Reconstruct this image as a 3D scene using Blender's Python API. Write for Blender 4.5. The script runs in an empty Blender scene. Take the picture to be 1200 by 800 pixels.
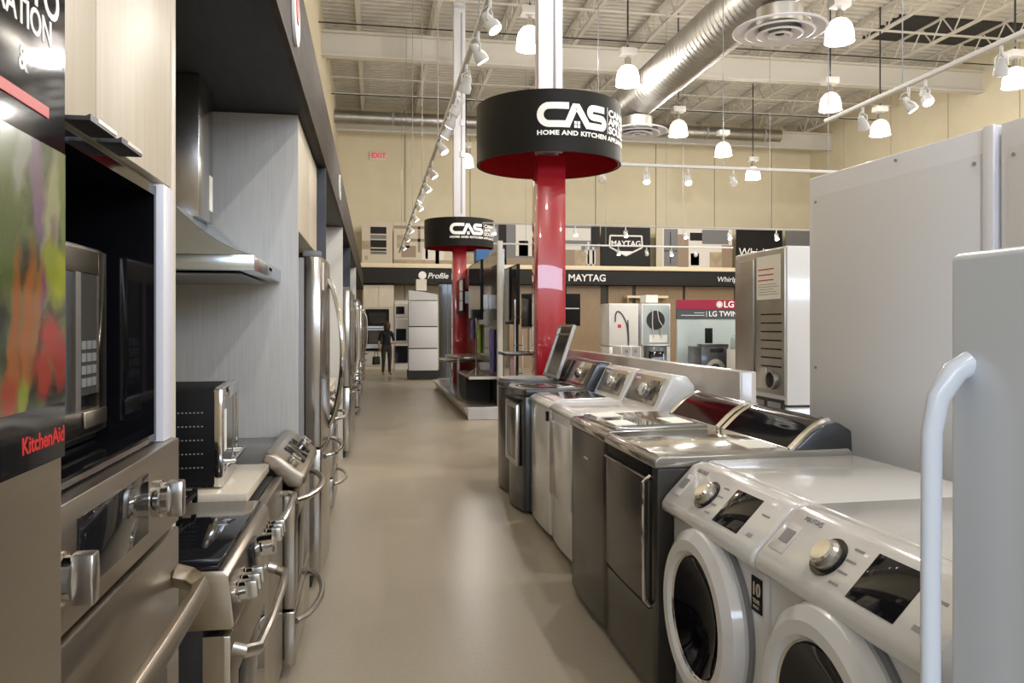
import bpy, bmesh, math, random
from mathutils import Vector, Matrix
random.seed(7)
sc = bpy.context.scene
COL = sc.collection
R = math.radians
# ------------------------------------------------------------------ camera
EYE = 1.5
YAW = R(9.88)
cam_d = bpy.data.cameras.new('camera'); cam = bpy.data.objects.new('camera', cam_d); COL.objects.link(cam)
cam_d.sensor_width = 36.0; cam_d.lens = 27.9; cam_d.shift_y = -20 / 1200.0; cam_d.clip_start = 0.05; cam_d.clip_end = 120
cam.location = (0, 0, EYE); cam.rotation_euler = (R(90), 0, -YAW)
sc.camera = cam
# ------------------------------------------------------------------ world, daylight, exposure
sc.view_settings.view_transform = 'Standard'; sc.view_settings.look = 'None'
sc.view_settings.gamma = 1.0; sc.view_settings.use_curve_mapping = False
sc.view_settings.exposure = -0.5
w = bpy.data.worlds.new('world'); sc.world = w; w.use_nodes = True
w.node_tree.nodes['Background'].inputs[0].default_value = (0.55, 0.68, 0.9, 1)
w.node_tree.nodes['Background'].inputs[1].default_value = 0.6
# daylight entering through the storefront glass behind the camera
def area(name, loc, rot, sx, sy, power, col):
    l = bpy.data.lights.new(name, 'AREA'); l.shape = 'RECTANGLE'; l.size = sx; l.size_y = sy
    l.energy = power; l.color = col
    o = bpy.data.objects.new(name, l); COL.objects.link(o); o.location = loc; o.rotation_euler = rot
    return o
area('window_daylight', (1.0, -7.7, 4.27), (R(90), 0, 0), 20.4, 1.6, 1800, (0.68, 0.80, 1.0))
LAMP_POWER = 340; LAMP_UP = 40; LAMP_COL = (1.0, 0.945, 0.88)
SPOT_POWER = 14; SPOT_COL = (1.0, 0.90, 0.77)

# ------------------------------------------------------------------ materials
M = {}
def mat(name, col, rough=0.5, metal=0.0, noise=None, bump=0.0, coat=0.0, emit=0.0, emit_col=None,
        trans=0.0, alpha=1.0, spec=0.5, scale=(1, 1, 1), coat_rough=0.05, rough_var=0.0, ior=1.45):
    """noise = (scale, amount, second colour or None)"""
    m = bpy.data.materials.new(name); m.use_nodes = True
    nt = m.node_tree; b = nt.nodes['Principled BSDF']
    b.inputs['Base Color'].default_value = (*col, 1); b.inputs['Roughness'].default_value = rough
    b.inputs['Metallic'].default_value = metal
    b.inputs['Specular IOR Level'].default_value = spec
    b.inputs['IOR'].default_value = ior
    if coat: b.inputs['Coat Weight'].default_value = coat; b.inputs['Coat Roughness'].default_value = coat_rough
    if emit:
        b.inputs['Emission Color'].default_value = (*(emit_col or col), 1); b.inputs['Emission Strength'].default_value = emit
    if trans: b.inputs['Transmission Weight'].default_value = trans
    if alpha < 1: b.inputs['Alpha'].default_value = alpha
    if noise or bump or rough_var:
        tc = nt.nodes.new('ShaderNodeTexCoord'); mp = nt.nodes.new('ShaderNodeMapping')
        mp.inputs['Scale'].default_value = scale
        nt.links.new(tc.outputs['Object'], mp.inputs['Vector'])
        n = nt.nodes.new('ShaderNodeTexNoise'); n.inputs['Scale'].default_value = noise[0] if noise else 10
        n.inputs['Detail'].default_value = 4
        nt.links.new(mp.outputs[0], n.inputs['Vector'])
        if noise:
            c2 = noise[2] if len(noise) > 2 and noise[2] else tuple(max(0, c * (1 - noise[1])) for c in col)
            r = nt.nodes.new('ShaderNodeValToRGB'); r.color_ramp.elements[0].position = 0.35; r.color_ramp.elements[1].position = 0.65
            r.color_ramp.elements[0].color = (*c2, 1); r.color_ramp.elements[1].color = (*col, 1)
            nt.links.new(n.outputs['Fac'], r.inputs[0]); nt.links.new(r.outputs[0], b.inputs['Base Color'])
        if rough_var:
            mr = nt.nodes.new('ShaderNodeMapRange'); mr.inputs[3].default_value = max(0.02, rough - rough_var); mr.inputs[4].default_value = rough + rough_var
            nt.links.new(n.outputs['Fac'], mr.inputs[0]); nt.links.new(mr.outputs[0], b.inputs['Roughness'])
        if bump:
            bp = nt.nodes.new('ShaderNodeBump'); bp.inputs['Strength'].default_value = bump; bp.inputs['Distance'].default_value = 0.01
            nt.links.new(n.outputs['Fac'], bp.inputs['Height']); nt.links.new(bp.outputs[0], b.inputs['Normal'])
    M[name] = m
    return m
mat('floor', (0.43, 0.378, 0.298), 0.30, noise=(45.0, 0.07), spec=0.45)
mat('wall', (0.64, 0.57, 0.41), 0.75, noise=(2.0, 0.04))
mat('wall_joint', (0.33, 0.29, 0.21), 0.8)
mat('deck', (0.56, 0.535, 0.48), 0.7)
mat('joist', (0.54, 0.515, 0.46), 0.6)
mat('soffit', (0.022, 0.021, 0.021), 0.55, spec=0.25, noise=(6, 0.35), scale=(6, 0.6, 6))
mat('fascia', (0.060, 0.045, 0.033), 0.6, spec=0.12, noise=(6, 0.45), scale=(4, 0.8, 4))
mat('steel', (0.44, 0.395, 0.33), 0.31, 1.0, noise=(5, 0.10), scale=(0.6, 0.6, 60), rough_var=0.05)
mat('steel_v', (0.45, 0.43, 0.40), 0.2, 1.0, noise=(5, 0.10), scale=(60, 60, 0.6), rough_var=0.04)
mat('steel_hood', (0.62, 0.70, 0.78), 0.2, 1.0, noise=(5, 0.06), scale=(60, 0.6, 60), rough_var=0.03)
mat('chrome', (0.66, 0.65, 0.64), 0.09, 1.0)
mat('nickel', (0.52, 0.50, 0.47), 0.28, 1.0)
mat('galv', (0.42, 0.405, 0.37), 0.42, 1.0, noise=(3, 0.2))
mat('white', (0.68, 0.675, 0.67), 0.16, coat=0.5)
mat('white_cool', (0.70, 0.765, 0.85), 0.28, coat=0.35, coat_rough=0.15)
mat('white_panel', (0.67, 0.68, 0.72), 0.4)
mat('white_rim', (0.72, 0.73, 0.80), 0.35)
mat('white_matte', (0.60, 0.585, 0.555), 0.5)
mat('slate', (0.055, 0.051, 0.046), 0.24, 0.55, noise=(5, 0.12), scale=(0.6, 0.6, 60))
mat('slate_top_lit', (0.33, 0.31, 0.275), 0.11, 0.55, coat=0.6)  # lighter copy of slate, with the reflection on the tops put into its colour
mat('graphite', (0.05, 0.053, 0.058), 0.28, 0.55, coat=0.3)
mat('graphite_lt', (0.10, 0.095, 0.083), 0.22, 0.7)
mat('black', (0.006, 0.006, 0.007), 0.55, spec=0.15)
mat('glass_door', (0.003, 0.003, 0.005), 0.04, spec=0.5, ior=1.2)
mat('black_gloss', (0.006, 0.006, 0.008), 0.06, spec=0.45)
mat('black_matte', (0.02, 0.02, 0.021), 0.6)
mat('glass_dark', (0.010, 0.010, 0.012), 0.05, spec=0.4)
mat('glass_lid', (0.11, 0.115, 0.09), 0.05, spec=0.8, coat=0.8)
mat('glass_grey', (0.06, 0.057, 0.053), 0.08, spec=0.5)
mat('red_dark', (0.030, 0.006, 0.007), 0.08, spec=0.45)
mat('silver_plate', (0.36, 0.335, 0.29), 0.22, 0.85)
mat('plastic_grey', (0.28, 0.28, 0.285), 0.4)
mat('plastic_mid', (0.20, 0.205, 0.21), 0.35)
mat('laminate', (0.68, 0.605, 0.485), 0.4, noise=(6, 0.09), scale=(18, 18, 0.5))
mat('laminate_grey', (0.52, 0.51, 0.49), 0.38, noise=(7, 0.12), scale=(22, 22, 0.5))
mat('navy', (0.035, 0.042, 0.058), 0.5)
mat('counter', (0.71, 0.635, 0.52), 0.18, noise=(60, 0.06))
mat('oak', (0.335, 0.235, 0.14), 0.45, noise=(6, 0.22), scale=(16, 16, 0.6))
mat('red', (0.42, 0.014, 0.024), 0.25, spec=0.5, coat=1.0, coat_rough=0.015)
mat('red_in', (0.33, 0.012, 0.016), 0.22)
mat('drum', (0.006, 0.0055, 0.005), 0.5, spec=0.2)
mat('print_white', (0.86, 0.85, 0.83), 0.5)
mat('print_red', (0.50, 0.02, 0.02), 0.4)
mat('print_grey', (0.30, 0.30, 0.30), 0.5)
mat('print_gold', (0.55, 0.47, 0.33), 0.4)
mat('paper', (0.80, 0.78, 0.72), 0.6)
mat('blue', (0.012, 0.10, 0.28), 0.4)
mat('green', (0.33, 0.50, 0.03), 0.45)
mat('purple', (0.16, 0.12, 0.42), 0.45)
mat('lg_red', (0.27, 0.012, 0.045), 0.35)
mat('lg_grey', (0.055, 0.065, 0.075), 0.4)
mat('lg_pale', (0.36, 0.42, 0.42), 0.25)
mat('dark_wall', (0.05, 0.05, 0.048), 0.16, 0.2, coat=0.4)
mat('olive_wall', (0.13, 0.125, 0.105), 0.16, 0.3, coat=0.4)
mat('shelf_metal', (0.40, 0.38, 0.345), 0.25, 0.8)
mat('skin', (0.42, 0.26, 0.18), 0.55)
mat('hair', (0.07, 0.035, 0.018), 0.5)
mat('navy_cloth', (0.014, 0.017, 0.028), 0.85)
mat('pants', (0.045, 0.04, 0.037), 0.85)
mat('shoe', (0.34, 0.19, 0.09), 0.6)
mat('lamp_on', (1, 0.93, 0.88), 0.3, emit=5.5, emit_col=(1.0, 0.90, 0.86))
mat('lamp_soft', (1, 0.9, 0.84), 0.3, emit=1.15, emit_col=(1.0, 0.80, 0.73))
mat('spot_on', (1, 0.95, 0.9), 0.3, emit=14, emit_col=(1.0, 0.92, 0.82))
mat('spot_dim', (0.9, 0.86, 0.8), 0.25)
mat('track', (0.50, 0.50, 0.49), 0.4)
mat('exit_red', (0.7, 0.03, 0.02), 0.4, emit=0.5, emit_col=(0.9, 0.05, 0.03))
mat('tan_strip', (0.78, 0.68, 0.49), 0.45)
mat('hose', (0.05, 0.055, 0.06), 0.4)
mat('pane', (0.9, 0.95, 1.0), 0.02, trans=1.0)

def poster_veg():
    """blurred photograph of vegetables: soft colour blobs printed on a dark ground (x, z are the place on the sheet)"""
    m = bpy.data.materials.new('poster_veg'); m.use_nodes = True; nt = m.node_tree; b = nt.nodes['Principled BSDF']; L = nt.links.new
    b.inputs['Roughness'].default_value = 0.14; b.inputs['Specular IOR Level'].default_value = 0.5
    tc = nt.nodes.new('ShaderNodeTexCoord')
    ns = nt.nodes.new('ShaderNodeTexNoise'); ns.inputs['Scale'].default_value = 28; ns.inputs['Detail'].default_value = 3
    L(tc.outputs['Object'], ns.inputs['Vector'])
    ad = nt.nodes.new('ShaderNodeVectorMath'); ad.operation = 'MULTIPLY_ADD'; ad.inputs[1].default_value = (0.03, 0.0, 0.03)
    L(ns.outputs['Color'], ad.inputs[0]); L(tc.outputs['Object'], ad.inputs[2])
    cur = None
    base = nt.nodes.new('ShaderNodeValToRGB'); base.color_ramp.elements[0].color = (0.006, 0.008, 0.004, 1); base.color_ramp.elements[1].color = (0.07, 0.10, 0.03, 1)
    base.color_ramp.elements[0].position = 0.4; base.color_ramp.elements[1].position = 0.62
    n2 = nt.nodes.new('ShaderNodeTexNoise'); n2.inputs['Scale'].default_value = 22; L(tc.outputs['Object'], n2.inputs['Vector']); L(n2.outputs['Fac'], base.inputs[0])
    cur = base.outputs[0]
    blobs = [(0.78, 1.63, .035, .05, (0.13,0.17,0.06), .1), (0.835, 1.62, .016, .07, (0.20,0.13,0.20), -.3), (0.865, 1.60, .016, .07, (0.36,0.37,0.20), .2), (0.895, 1.615, .014, .06, (0.17,0.22,0.06), -.2),
             (0.80, 1.645, .012, .04, (0.30,0.31,0.25), .4), (0.775, 1.57, .02, .05, (0.09,0.13,0.03), 0), (0.85, 1.545, .010, .05, (0.20,0.06,0.12), .4), (0.81, 1.49, .011, .075, (0.36,0.11,0.02), .15), (0.785, 1.48, .011, .075, (0.33,0.10,0.02), .1),
             (0.83, 1.505, .009, .05, (0.32,0.12,0.03), .25), (0.882, 1.545, .022, .026, (0.36,0.40,0.03), 0), (0.862, 1.56, .016, .02, (0.28,0.33,0.03), 0), (0.862, 1.488, .020, .022, (0.40,0.03,0.02), 0), (0.886, 1.465, .020, .024, (0.34,0.03,0.02), 0),
             (0.842, 1.455, .018, .02, (0.36,0.04,0.02), 0), (0.80, 1.437, .012, .014, (0.25,0.28,0.03), 0), (0.775, 1.44, .012, .016, (0.34,0.05,0.02), 0)]
    for (x, z, sx, sz, c, rot) in blobs:
        mp = nt.nodes.new('ShaderNodeMapping'); mp.vector_type = 'TEXTURE'; mp.inputs['Location'].default_value = (x + 0.015, 0, z + 0.015); mp.inputs['Scale'].default_value = (sx*1.5, 1, sz*1.5); mp.inputs['Rotation'].default_value = (0, rot, 0)
        g = nt.nodes.new('ShaderNodeTexGradient'); g.gradient_type = 'SPHERICAL'; r = nt.nodes.new('ShaderNodeMapRange'); r.inputs[1].default_value = 0.08; r.inputs[2].default_value = 0.55
        mx = nt.nodes.new('ShaderNodeMix'); mx.data_type = 'RGBA'; mx.inputs[7].default_value = (*(q*0.65 for q in c), 1)
        L(ad.outputs[0], mp.inputs['Vector']); L(mp.outputs[0], g.inputs[0]); L(g.outputs['Fac'], r.inputs[0]); L(r.outputs[0], mx.inputs[0]); L(cur, mx.inputs[6]); cur = mx.outputs[2]
    L(cur, b.inputs['Base Color'])
    M['poster_veg'] = m
poster_veg()

# ------------------------------------------------------------------ mesh builder
class MB:
    def __init__(s): s.v = []; s.f = []
    def _add(s, vs, fs):
        k = len(s.v); s.v += [tuple(v) for v in vs]; s.f += [tuple(i + k for i in f) for f in fs]; return s
    def box(s, x0, y0, z0, x1, y1, z1):
        return s._add([(x0,y0,z0),(x1,y0,z0),(x1,y1,z0),(x0,y1,z0),(x0,y0,z1),(x1,y0,z1),(x1,y1,z1),(x0,y1,z1)],
                      [(0,3,2,1),(4,5,6,7),(0,1,5,4),(1,2,6,5),(2,3,7,6),(3,0,4,7)])
    def prism(s, poly, axis, a, b):
        """poly in the two other coordinates (in x,y,z order), extruded from a to b along axis"""
        n = len(poly)
        def P(p, t):
            if axis == 'x': return (t, p[0], p[1])
            if axis == 'y': return (p[0], t, p[1])
            return (p[0], p[1], t)
        vs = [P(p, a) for p in poly] + [P(p, b) for p in poly]
        fs = [tuple(range(n))[::-1], tuple(range(n, 2*n))] + [(i, (i+1) % n, n + (i+1) % n, n + i) for i in range(n)]
        return s._add(vs, fs)
    def ring_frame(s, x0, z0, x1, z1, t, y0, y1):
        s.box(x0,y0,z0,x0+t,y1,z1); s.box(x1-t,y0,z0,x1,y1,z1); s.box(x0+t,y0,z0,x1-t,y1,z0+t); s.box(x0+t,y0,z1-t,x1-t,y1,z1); return s
    def tube(s, pts, r, n=8, closed=False, flat=1.0):
        pts = [Vector(p) for p in pts]; m = len(pts); vs = []; fs = []
        up = None
        for i, p in enumerate(pts):
            a = pts[i-1] if (i > 0 or closed) else p; b = pts[(i+1) % m] if (i < m-1 or closed) else p
            t = (b - a).normalized()
            if up is None:
                up = Vector((0,0,1)) if abs(t.z) < 0.9 else Vector((1,0,0))
            u = (up - t * up.dot(t))
            if u.length < 1e-4: u = t.orthogonal()
            u.normalize(); w_ = t.cross(u); up = u
            rr = r[i] if isinstance(r, (list, tuple)) else r
            for k in range(n):
                an = 2*math.pi*k/n
                vs.append(p + u*math.cos(an)*rr + w_*math.sin(an)*rr*flat)
        for i in range(m if closed else m-1):
            for k in range(n):
                i2 = (i+1) % m
                fs.append((i*n+k, i*n+(k+1) % n, i2*n+(k+1) % n, i2*n+k))
        if not closed: fs += [tuple(range(n))[::-1], tuple((m-1)*n + k for k in range(n))]
        return s._add(vs, fs)
    def cyl(s, p0, p1, r0, r1=None, n=16): return s.tube([p0, p1], [r0, r0 if r1 is None else r1], n)
    def lathe(s, prof, o=(0,0,0), axis='z', n=24, closed=False, sx=1.0):
        """prof = [(radius, height)] about axis through o"""
        o = Vector(o); vs = []; fs = []; m = len(prof)
        for (r, h) in prof:
            for k in range(n):
                a = 2*math.pi*k/n; c, q = r*math.cos(a)*sx, r*math.sin(a)
                d = (c, q, h) if axis == 'z' else ((c, h, q) if axis == 'y' else (h, c, q))
                vs.append(o + Vector(d))
        for i in range(m if closed else m-1):
            j = (i+1) % m
            for k in range(n): fs.append((i*n+k, i*n+(k+1) % n, j*n+(k+1) % n, j*n+k))
        if not closed:
            if prof[0][0] > 1e-5: fs.append(tuple(range(n))[::-1])
            if prof[-1][0] > 1e-5: fs.append(tuple((m-1)*n+k for k in range(n)))
        return s._add(vs, fs)
    def mesh(s, name, bevel=0.0, seg=2, ang=32):
        bm = bmesh.new(); vs = [bm.verts.new(v) for v in s.v]
        for f in s.f:
            try: bm.faces.new([vs[i] for i in f])
            except ValueError: pass
        bmesh.ops.remove_doubles(bm, verts=bm.verts, dist=1e-5)
        bmesh.ops.recalc_face_normals(bm, faces=bm.faces)
        if bevel:
            es = [e for e in bm.edges if len(e.link_faces) == 2 and e.calc_face_angle(0) > R(28)]
            bmesh.ops.bevel(bm, geom=es, offset=bevel, segments=seg, affect='EDGES', profile=0.5, clamp_overlap=True)
        me = bpy.data.meshes.new(name); bm.to_mesh(me); bm.free()
        me.polygons.foreach_set('use_smooth', [True]*len(me.polygons)); me.set_sharp_from_angle(angle=R(ang))
        return me
    def build(s, name, m, parent=None, bevel=0.0, seg=2, ang=32):
        me = s.mesh(name, bevel, seg, ang); me.materials.append(M[m])
        o = bpy.data.objects.new(name, me); COL.objects.link(o); o.parent = parent
        return o
def box(name, m, parent, x0, y0, z0, x1, y1, z1, bevel=0.0, seg=2):
    return MB().box(min(x0,x1), min(y0,y1), min(z0,z1), max(x0,x1), max(y0,y1), max(z0,z1)).build(name, m, parent, bevel, seg)
def thing(name, label, cat, loc=(0,0,0), rz=0.0, group=None):
    o = bpy.data.objects.new(name, None); COL.objects.link(o); o.empty_display_size = 0.1
    o.location = loc; o.rotation_euler = (0,0,rz); o['label'] = label; o['category'] = cat
    if group: o['group'] = group
    return o
def tag(o, label, cat, group=None):
    o['label'] = label; o['category'] = cat
    if group: o['group'] = group
    return o
def struct(o, label=None):
    o['kind'] = 'structure'
    if label: o['label'] = label
    return o
def dup(root, loc, rz, label, group=None):
    def cp(o, par):
        c = o.copy(); COL.objects.link(c); c.parent = par
        for ch in [x for x in bpy.data.objects if x.parent == o]: cp(ch, c)
        return c
    r = cp(root, None); r.location = loc; r.rotation_euler = (0,0,rz); r['label'] = label
    if group: r['group'] = group
    return r
_text_cache = {}
def text_mesh(s, size, extrude=0.002, bold=0.0, sx=1.0, align='CENTER', shear=0.0, spacing=1.0):
    cu = bpy.data.curves.new('lettering', 'FONT'); cu.body = s; cu.size = size; cu.extrude = extrude; cu.offset = bold
    cu.align_x = align; cu.align_y = 'CENTER'; cu.shear = shear; cu.space_character = spacing; cu.resolution_u = 4
    o = bpy.data.objects.new('lettering', cu); COL.objects.link(o); bpy.context.view_layer.update()
    dg = bpy.context.evaluated_depsgraph_get(); me = bpy.data.meshes.new_from_object(o.evaluated_get(dg))
    bpy.data.objects.remove(o); bpy.data.curves.remove(cu); me.name = 'lettering'
    if sx != 1.0: me.transform(Matrix.Diagonal((sx,1,1,1)))
    return me
def text(s, m, parent, loc, size, sx=1.0, tilt=0.0, bold=0.0, align='CENTER', shear=0.0, rz=0.0, name='lettering', spacing=1.0):
    """lettering that stands in the local x-z plane, facing -y; tilt leans it back"""
    me = text_mesh(s, size, 0.0012, bold, sx, align, shear, spacing); me.materials.clear(); me.materials.append(M[m])
    o = bpy.data.objects.new(name, me); COL.objects.link(o); o.parent = parent; o.location = loc; o.rotation_euler = (R(90)-tilt, 0, rz)
    return o
def arc(c, r, a0, a1, n=8, plane='xz'):
    out = []
    for i in range(n+1):
        a = R(a0 + (a1-a0)*i/n); out.append((c[0]+r*math.cos(a), c[1]+r*math.sin(a)))
    return out
RIGHT = -math.pi/2     # front faces -X (right-hand row)
LEFT = math.pi/2       # front faces +X (left-hand row)
# ================================================================== the building
WX0, WX1, WY0, WY1 = -1.22, 16.5, -8.0, 28.0
CEIL = 9.0
fl = struct(MB().box(WX0-8.8, WY0, -0.1, WX1, WY1, 0.0).build('floor', 'floor'))
def wall_panels(parent, axis, fixed, a0, a1, step, z1, inward):
    a = a0
    while a < a1 - 0.05:
        b = min(a + step, a1) - 0.035
        if axis == 'x': box('panel', 'wall', parent, a, fixed, 0, b, fixed + inward, z1)
        else: box('panel', 'wall', parent, fixed, a, 0, fixed + inward, b, z1)
        a += step
wf = struct(box('wall_far', 'wall_joint', None, WX0, WY1, 0, WX1, WY1+0.2, CEIL+0.3)); wall_panels(wf, 'x', WY1, WX0, WX1, 2.3, CEIL+0.2, -0.03)
wl = struct(box('wall_left', 'wall', None, WX0-0.2, -1.4, 0, WX0, WY1, CEIL+0.3))
EX0 = -10.0    # unseen space added behind the camera so daylight slants in from the left
struct(box('wall_added_return', 'wall', None, EX0, -1.4, 0, WX0-0.2, -1.2, CEIL+0.3)); struct(box('wall_added_left', 'wall', None, EX0-0.2, WY0, 0, EX0, -1.4, CEIL+0.3))
wr = struct(box('wall_right', 'wall_joint', None, WX1, WY0, 0, WX1+0.2, WY1, CEIL+0.3)); wall_panels(wr, 'y', WX1, WY0, WY1, 2.6, CEIL+0.2, -0.03)
wb = MB()
wb.box(EX0, WY0-0.2, 0, WX1, WY0, 3.42); wb.box(EX0, WY0-0.2, 5.12, WX1, WY0, CEIL+0.3)
wb.box(EX0, WY0-0.2, 3.42, -9.3, WY0, 5.12); wb.box(11.3, WY0-0.2, 3.42, WX1, WY0, 5.12)
struct(wb.build('wall_back', 'wall'))
win = thing('window_1', 'long storefront window band', 'window', (0,0,0)); del win['category']; win['kind'] = 'structure'
wm = MB()
for i in range(11):
    x = -9.3 + i*20.6/10; wm.box(x-0.03, WY0-0.12, 3.42, x+0.03, WY0-0.06, 5.12)
wm.box(-9.3, WY0-0.12, 3.42, 11.3, WY0-0.06, 3.48); wm.box(-9.3, WY0-0.12, 5.06, 11.3, WY0-0.06, 5.12)
wm.build('window_frame', 'plastic_grey', win)
for i in range(10):
    x = -9.3 + i*2.06; box('pane', 'pane', win, x+0.03, WY0-0.095, 3.48, x+2.06-0.03, WY0-0.085, 5.06)
# ---- ceiling: corrugated deck, open-web joists along the aisle, girders across
dk = MB(); y = WY0; prof = []
while y < WY1:
    prof += [(y, CEIL), (y+0.09, CEIL), (y+0.12, CEIL+0.055), (y+0.21, CEIL+0.055)]; y += 0.24
vs = [(EX0, p[0], p[1]) for p in prof] + [(WX1, p[0], p[1]) for p in prof]; n = len(prof)
dk._add(vs, [(i, i+1, n+i+1, n+i) for i in range(n-1)])
ceil = struct(dk.build('ceiling', 'deck'))
struct(box('roof_slab', 'deck', ceil, EX0, WY0, CEIL+0.1, WX1, WY1, CEIL+0.3))
def joist_mesh(L, depth, name, chord=0.05, web=0.022, bay=0.75):
    m = MB(); m.box(-chord, 0, -0.05, chord, L, 0.0); m.box(-chord, 0, -depth, chord, L, -depth+0.045)
    k = int(L/bay)
    for i in range(k):
        y0 = i*bay; y1 = y0+bay/2; y2 = y0+bay
        m.tube([(0,y0,-0.03),(0,y1,-depth+0.03)], web, 4); m.tube([(0,y1,-depth+0.03),(0,y2,-0.03)], web, 4)
    me = m.mesh(name); me.materials.append(M['joist']); return me
jm = joist_mesh(WY1-12.0, 0.55, 'joist')
xs = [-0.35 + 1.75*i for i in range(10)]
for x in xs:
    o = bpy.data.objects.new('joist', jm); COL.objects.link(o); o.parent = ceil; o.location = (x, 12.0, CEIL-0.005)
for yy in (19.3, 26.6):
    g = MB(); g.box(WX0, yy-0.12, CEIL-0.60, WX1, yy+0.12, CEIL-0.545); g.box(WX0, yy-0.12, CEIL-1.15, WX1, yy+0.12, CEIL-1.10)
    g.box(WX0, yy-0.02, CEIL-1.12, WX1, yy+0.02, CEIL-0.58)
    g.build('girder', 'joist', ceil)
br = MB()
for yy in (14.5, 17.0, 21.3, 22.8, 24.4):
    br.box(WX0, yy-0.025, CEIL-0.57, WX1, yy+0.025, CEIL-0.53)
br.build('bridging', 'joist', ceil)
pm = MB()
for (yy, dz) in ((18.2, 0.75), (20.4, 0.72), (23.6, 0.8)):
    pm.tube([(WX0, yy, CEIL-dz), (WX1, yy, CEIL-dz)], 0.016, 6)
pm.build('conduit', 'black_matte', ceil)
box('dark_deck_patch', 'black_matte', ceil, 12.6, 17.3, CEIL-0.03, 16.2, 18.9, CEIL+0.04)  # flat black patch set into the underside of the deck
mat('low_wall', (0.47, 0.44, 0.42), 0.15, coat=0.4)
# ---- low wall behind the right-hand row
hw = struct(MB().box(2.0, 4.12, 0, 2.1, 8.15, 1.237).build('wall_low', 'low_wall', bevel=0.006))
# ---- soffit over the left-hand row
sf = thing('trim_1', 'dark header running over the left-hand kitchen row', 'header'); del sf['category']; sf['kind'] = 'structure'
YS = [-1.0, 5.63, 9.05, 12.6, 16.2, 20.0, 25.2]
for a, b in zip(YS[:-1], YS[1:]):
    box('soffit_board', 'soffit', sf, WX0+0.01, a+0.006, 2.58, -0.345, b-0.006, 2.63)
    box('fascia_board', 'fascia', sf, -0.345, a+0.006, 2.58, -0.32, b-0.006, 3.0)
box('top_board', 'fascia', sf, WX0+0.01, -1.0, 2.98, -0.346, 25.2, 3.0)

# ---- round signs on columns
def bend(me, rad, z0, a_start):
    """wrap a flat x-z design (x = arc length) around a drum; angle 0 points to -y, counter to +x"""
    bm = bmesh.new(); bm.from_mesh(me)
    for _ in range(2):
        es = [e for e in bm.edges if abs(e.verts[0].co.x - e.verts[1].co.x) > 0.03]
        if es: bmesh.ops.subdivide_edges(bm, edges=es, cuts=1, use_grid_fill=True)
    for v in bm.verts:
        a = a_start + v.co.x/rad; rr = rad + v.co.z if False else rad + 0.006 + max(0, v.co.z)
        v.co = Vector((math.sin(a)*rr, -math.cos(a)*rr, z0 + v.co.y))
    bm.to_mesh(me); bm.free(); return me
def stroke(m, pts, wdt):
    """flat ribbon along a 2-D polyline (x,y), thickness in z"""
    pts = [Vector((p[0], p[1], 0)) for p in pts]; L = []; Rr = []
    for i, p in enumerate(pts):
        d0 = (p - pts[i-1]).normalized() if i else None; d1 = (pts[i+1] - p).normalized() if i < len(pts)-1 else None
        if d0 is None: d0 = d1
        if d1 is None: d1 = d0
        nn = Vector((-(d0+d1).y, (d0+d1).x, 0)).normalized(); k = wdt/2/max(0.5, nn.dot(Vector((-d0.y, d0.x, 0))))
        L.append(p + nn*k); Rr.append(p - nn*k)
    n = len(pts)
    m._add(L + Rr, [(i, i+1, n+i+1, n+i) for i in range(n-1)])
def logo_mesh():
    m = MB(); h = 0.245; t = 0.066          # letter height, stroke width
    def ar(cx, cy, r, a0, a1, k=8): return [(cx + r*math.cos(R(a0+(a1-a0)*i/k)), cy + r*math.sin(R(a0+(a1-a0)*i/k))) for i in range(k+1)]
    r = (h-t)/2; yc = h/2
    stroke(m, [(0.315, h-t/2)] + [(0.16, h-t/2)] + ar(r+t/2, yc, r, 90, 270, 12)[1:] + [(0.255, t/2)] + [(0.30, t/2), (0.375, h-t*0.62), (0.405, h-t*0.62), (0.515, t/2), (0.70, t/2)], t)
    r2 = (h-t)/4
    stroke(m, [(0.73, h-t/2), (0.60, h-t/2)] + ar(0.585, h-t/2-r2, r2, 90, 270, 8)[1:] + [(0.66, yc)] + ar(0.685, t/2+r2, r2, 90, -90, 8)[1:] + [(0.60, t/2)], t)
    for i in range(2):
        for j in range(2):
            m.box(0.368+i*0.034, 0.0+j*0.036, 0, 0.396+i*0.034, 0.030+j*0.036, 0.001)
    m.box(0.778, -0.01, 0, 0.784, h+0.01, 0.001)
    return m
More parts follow.
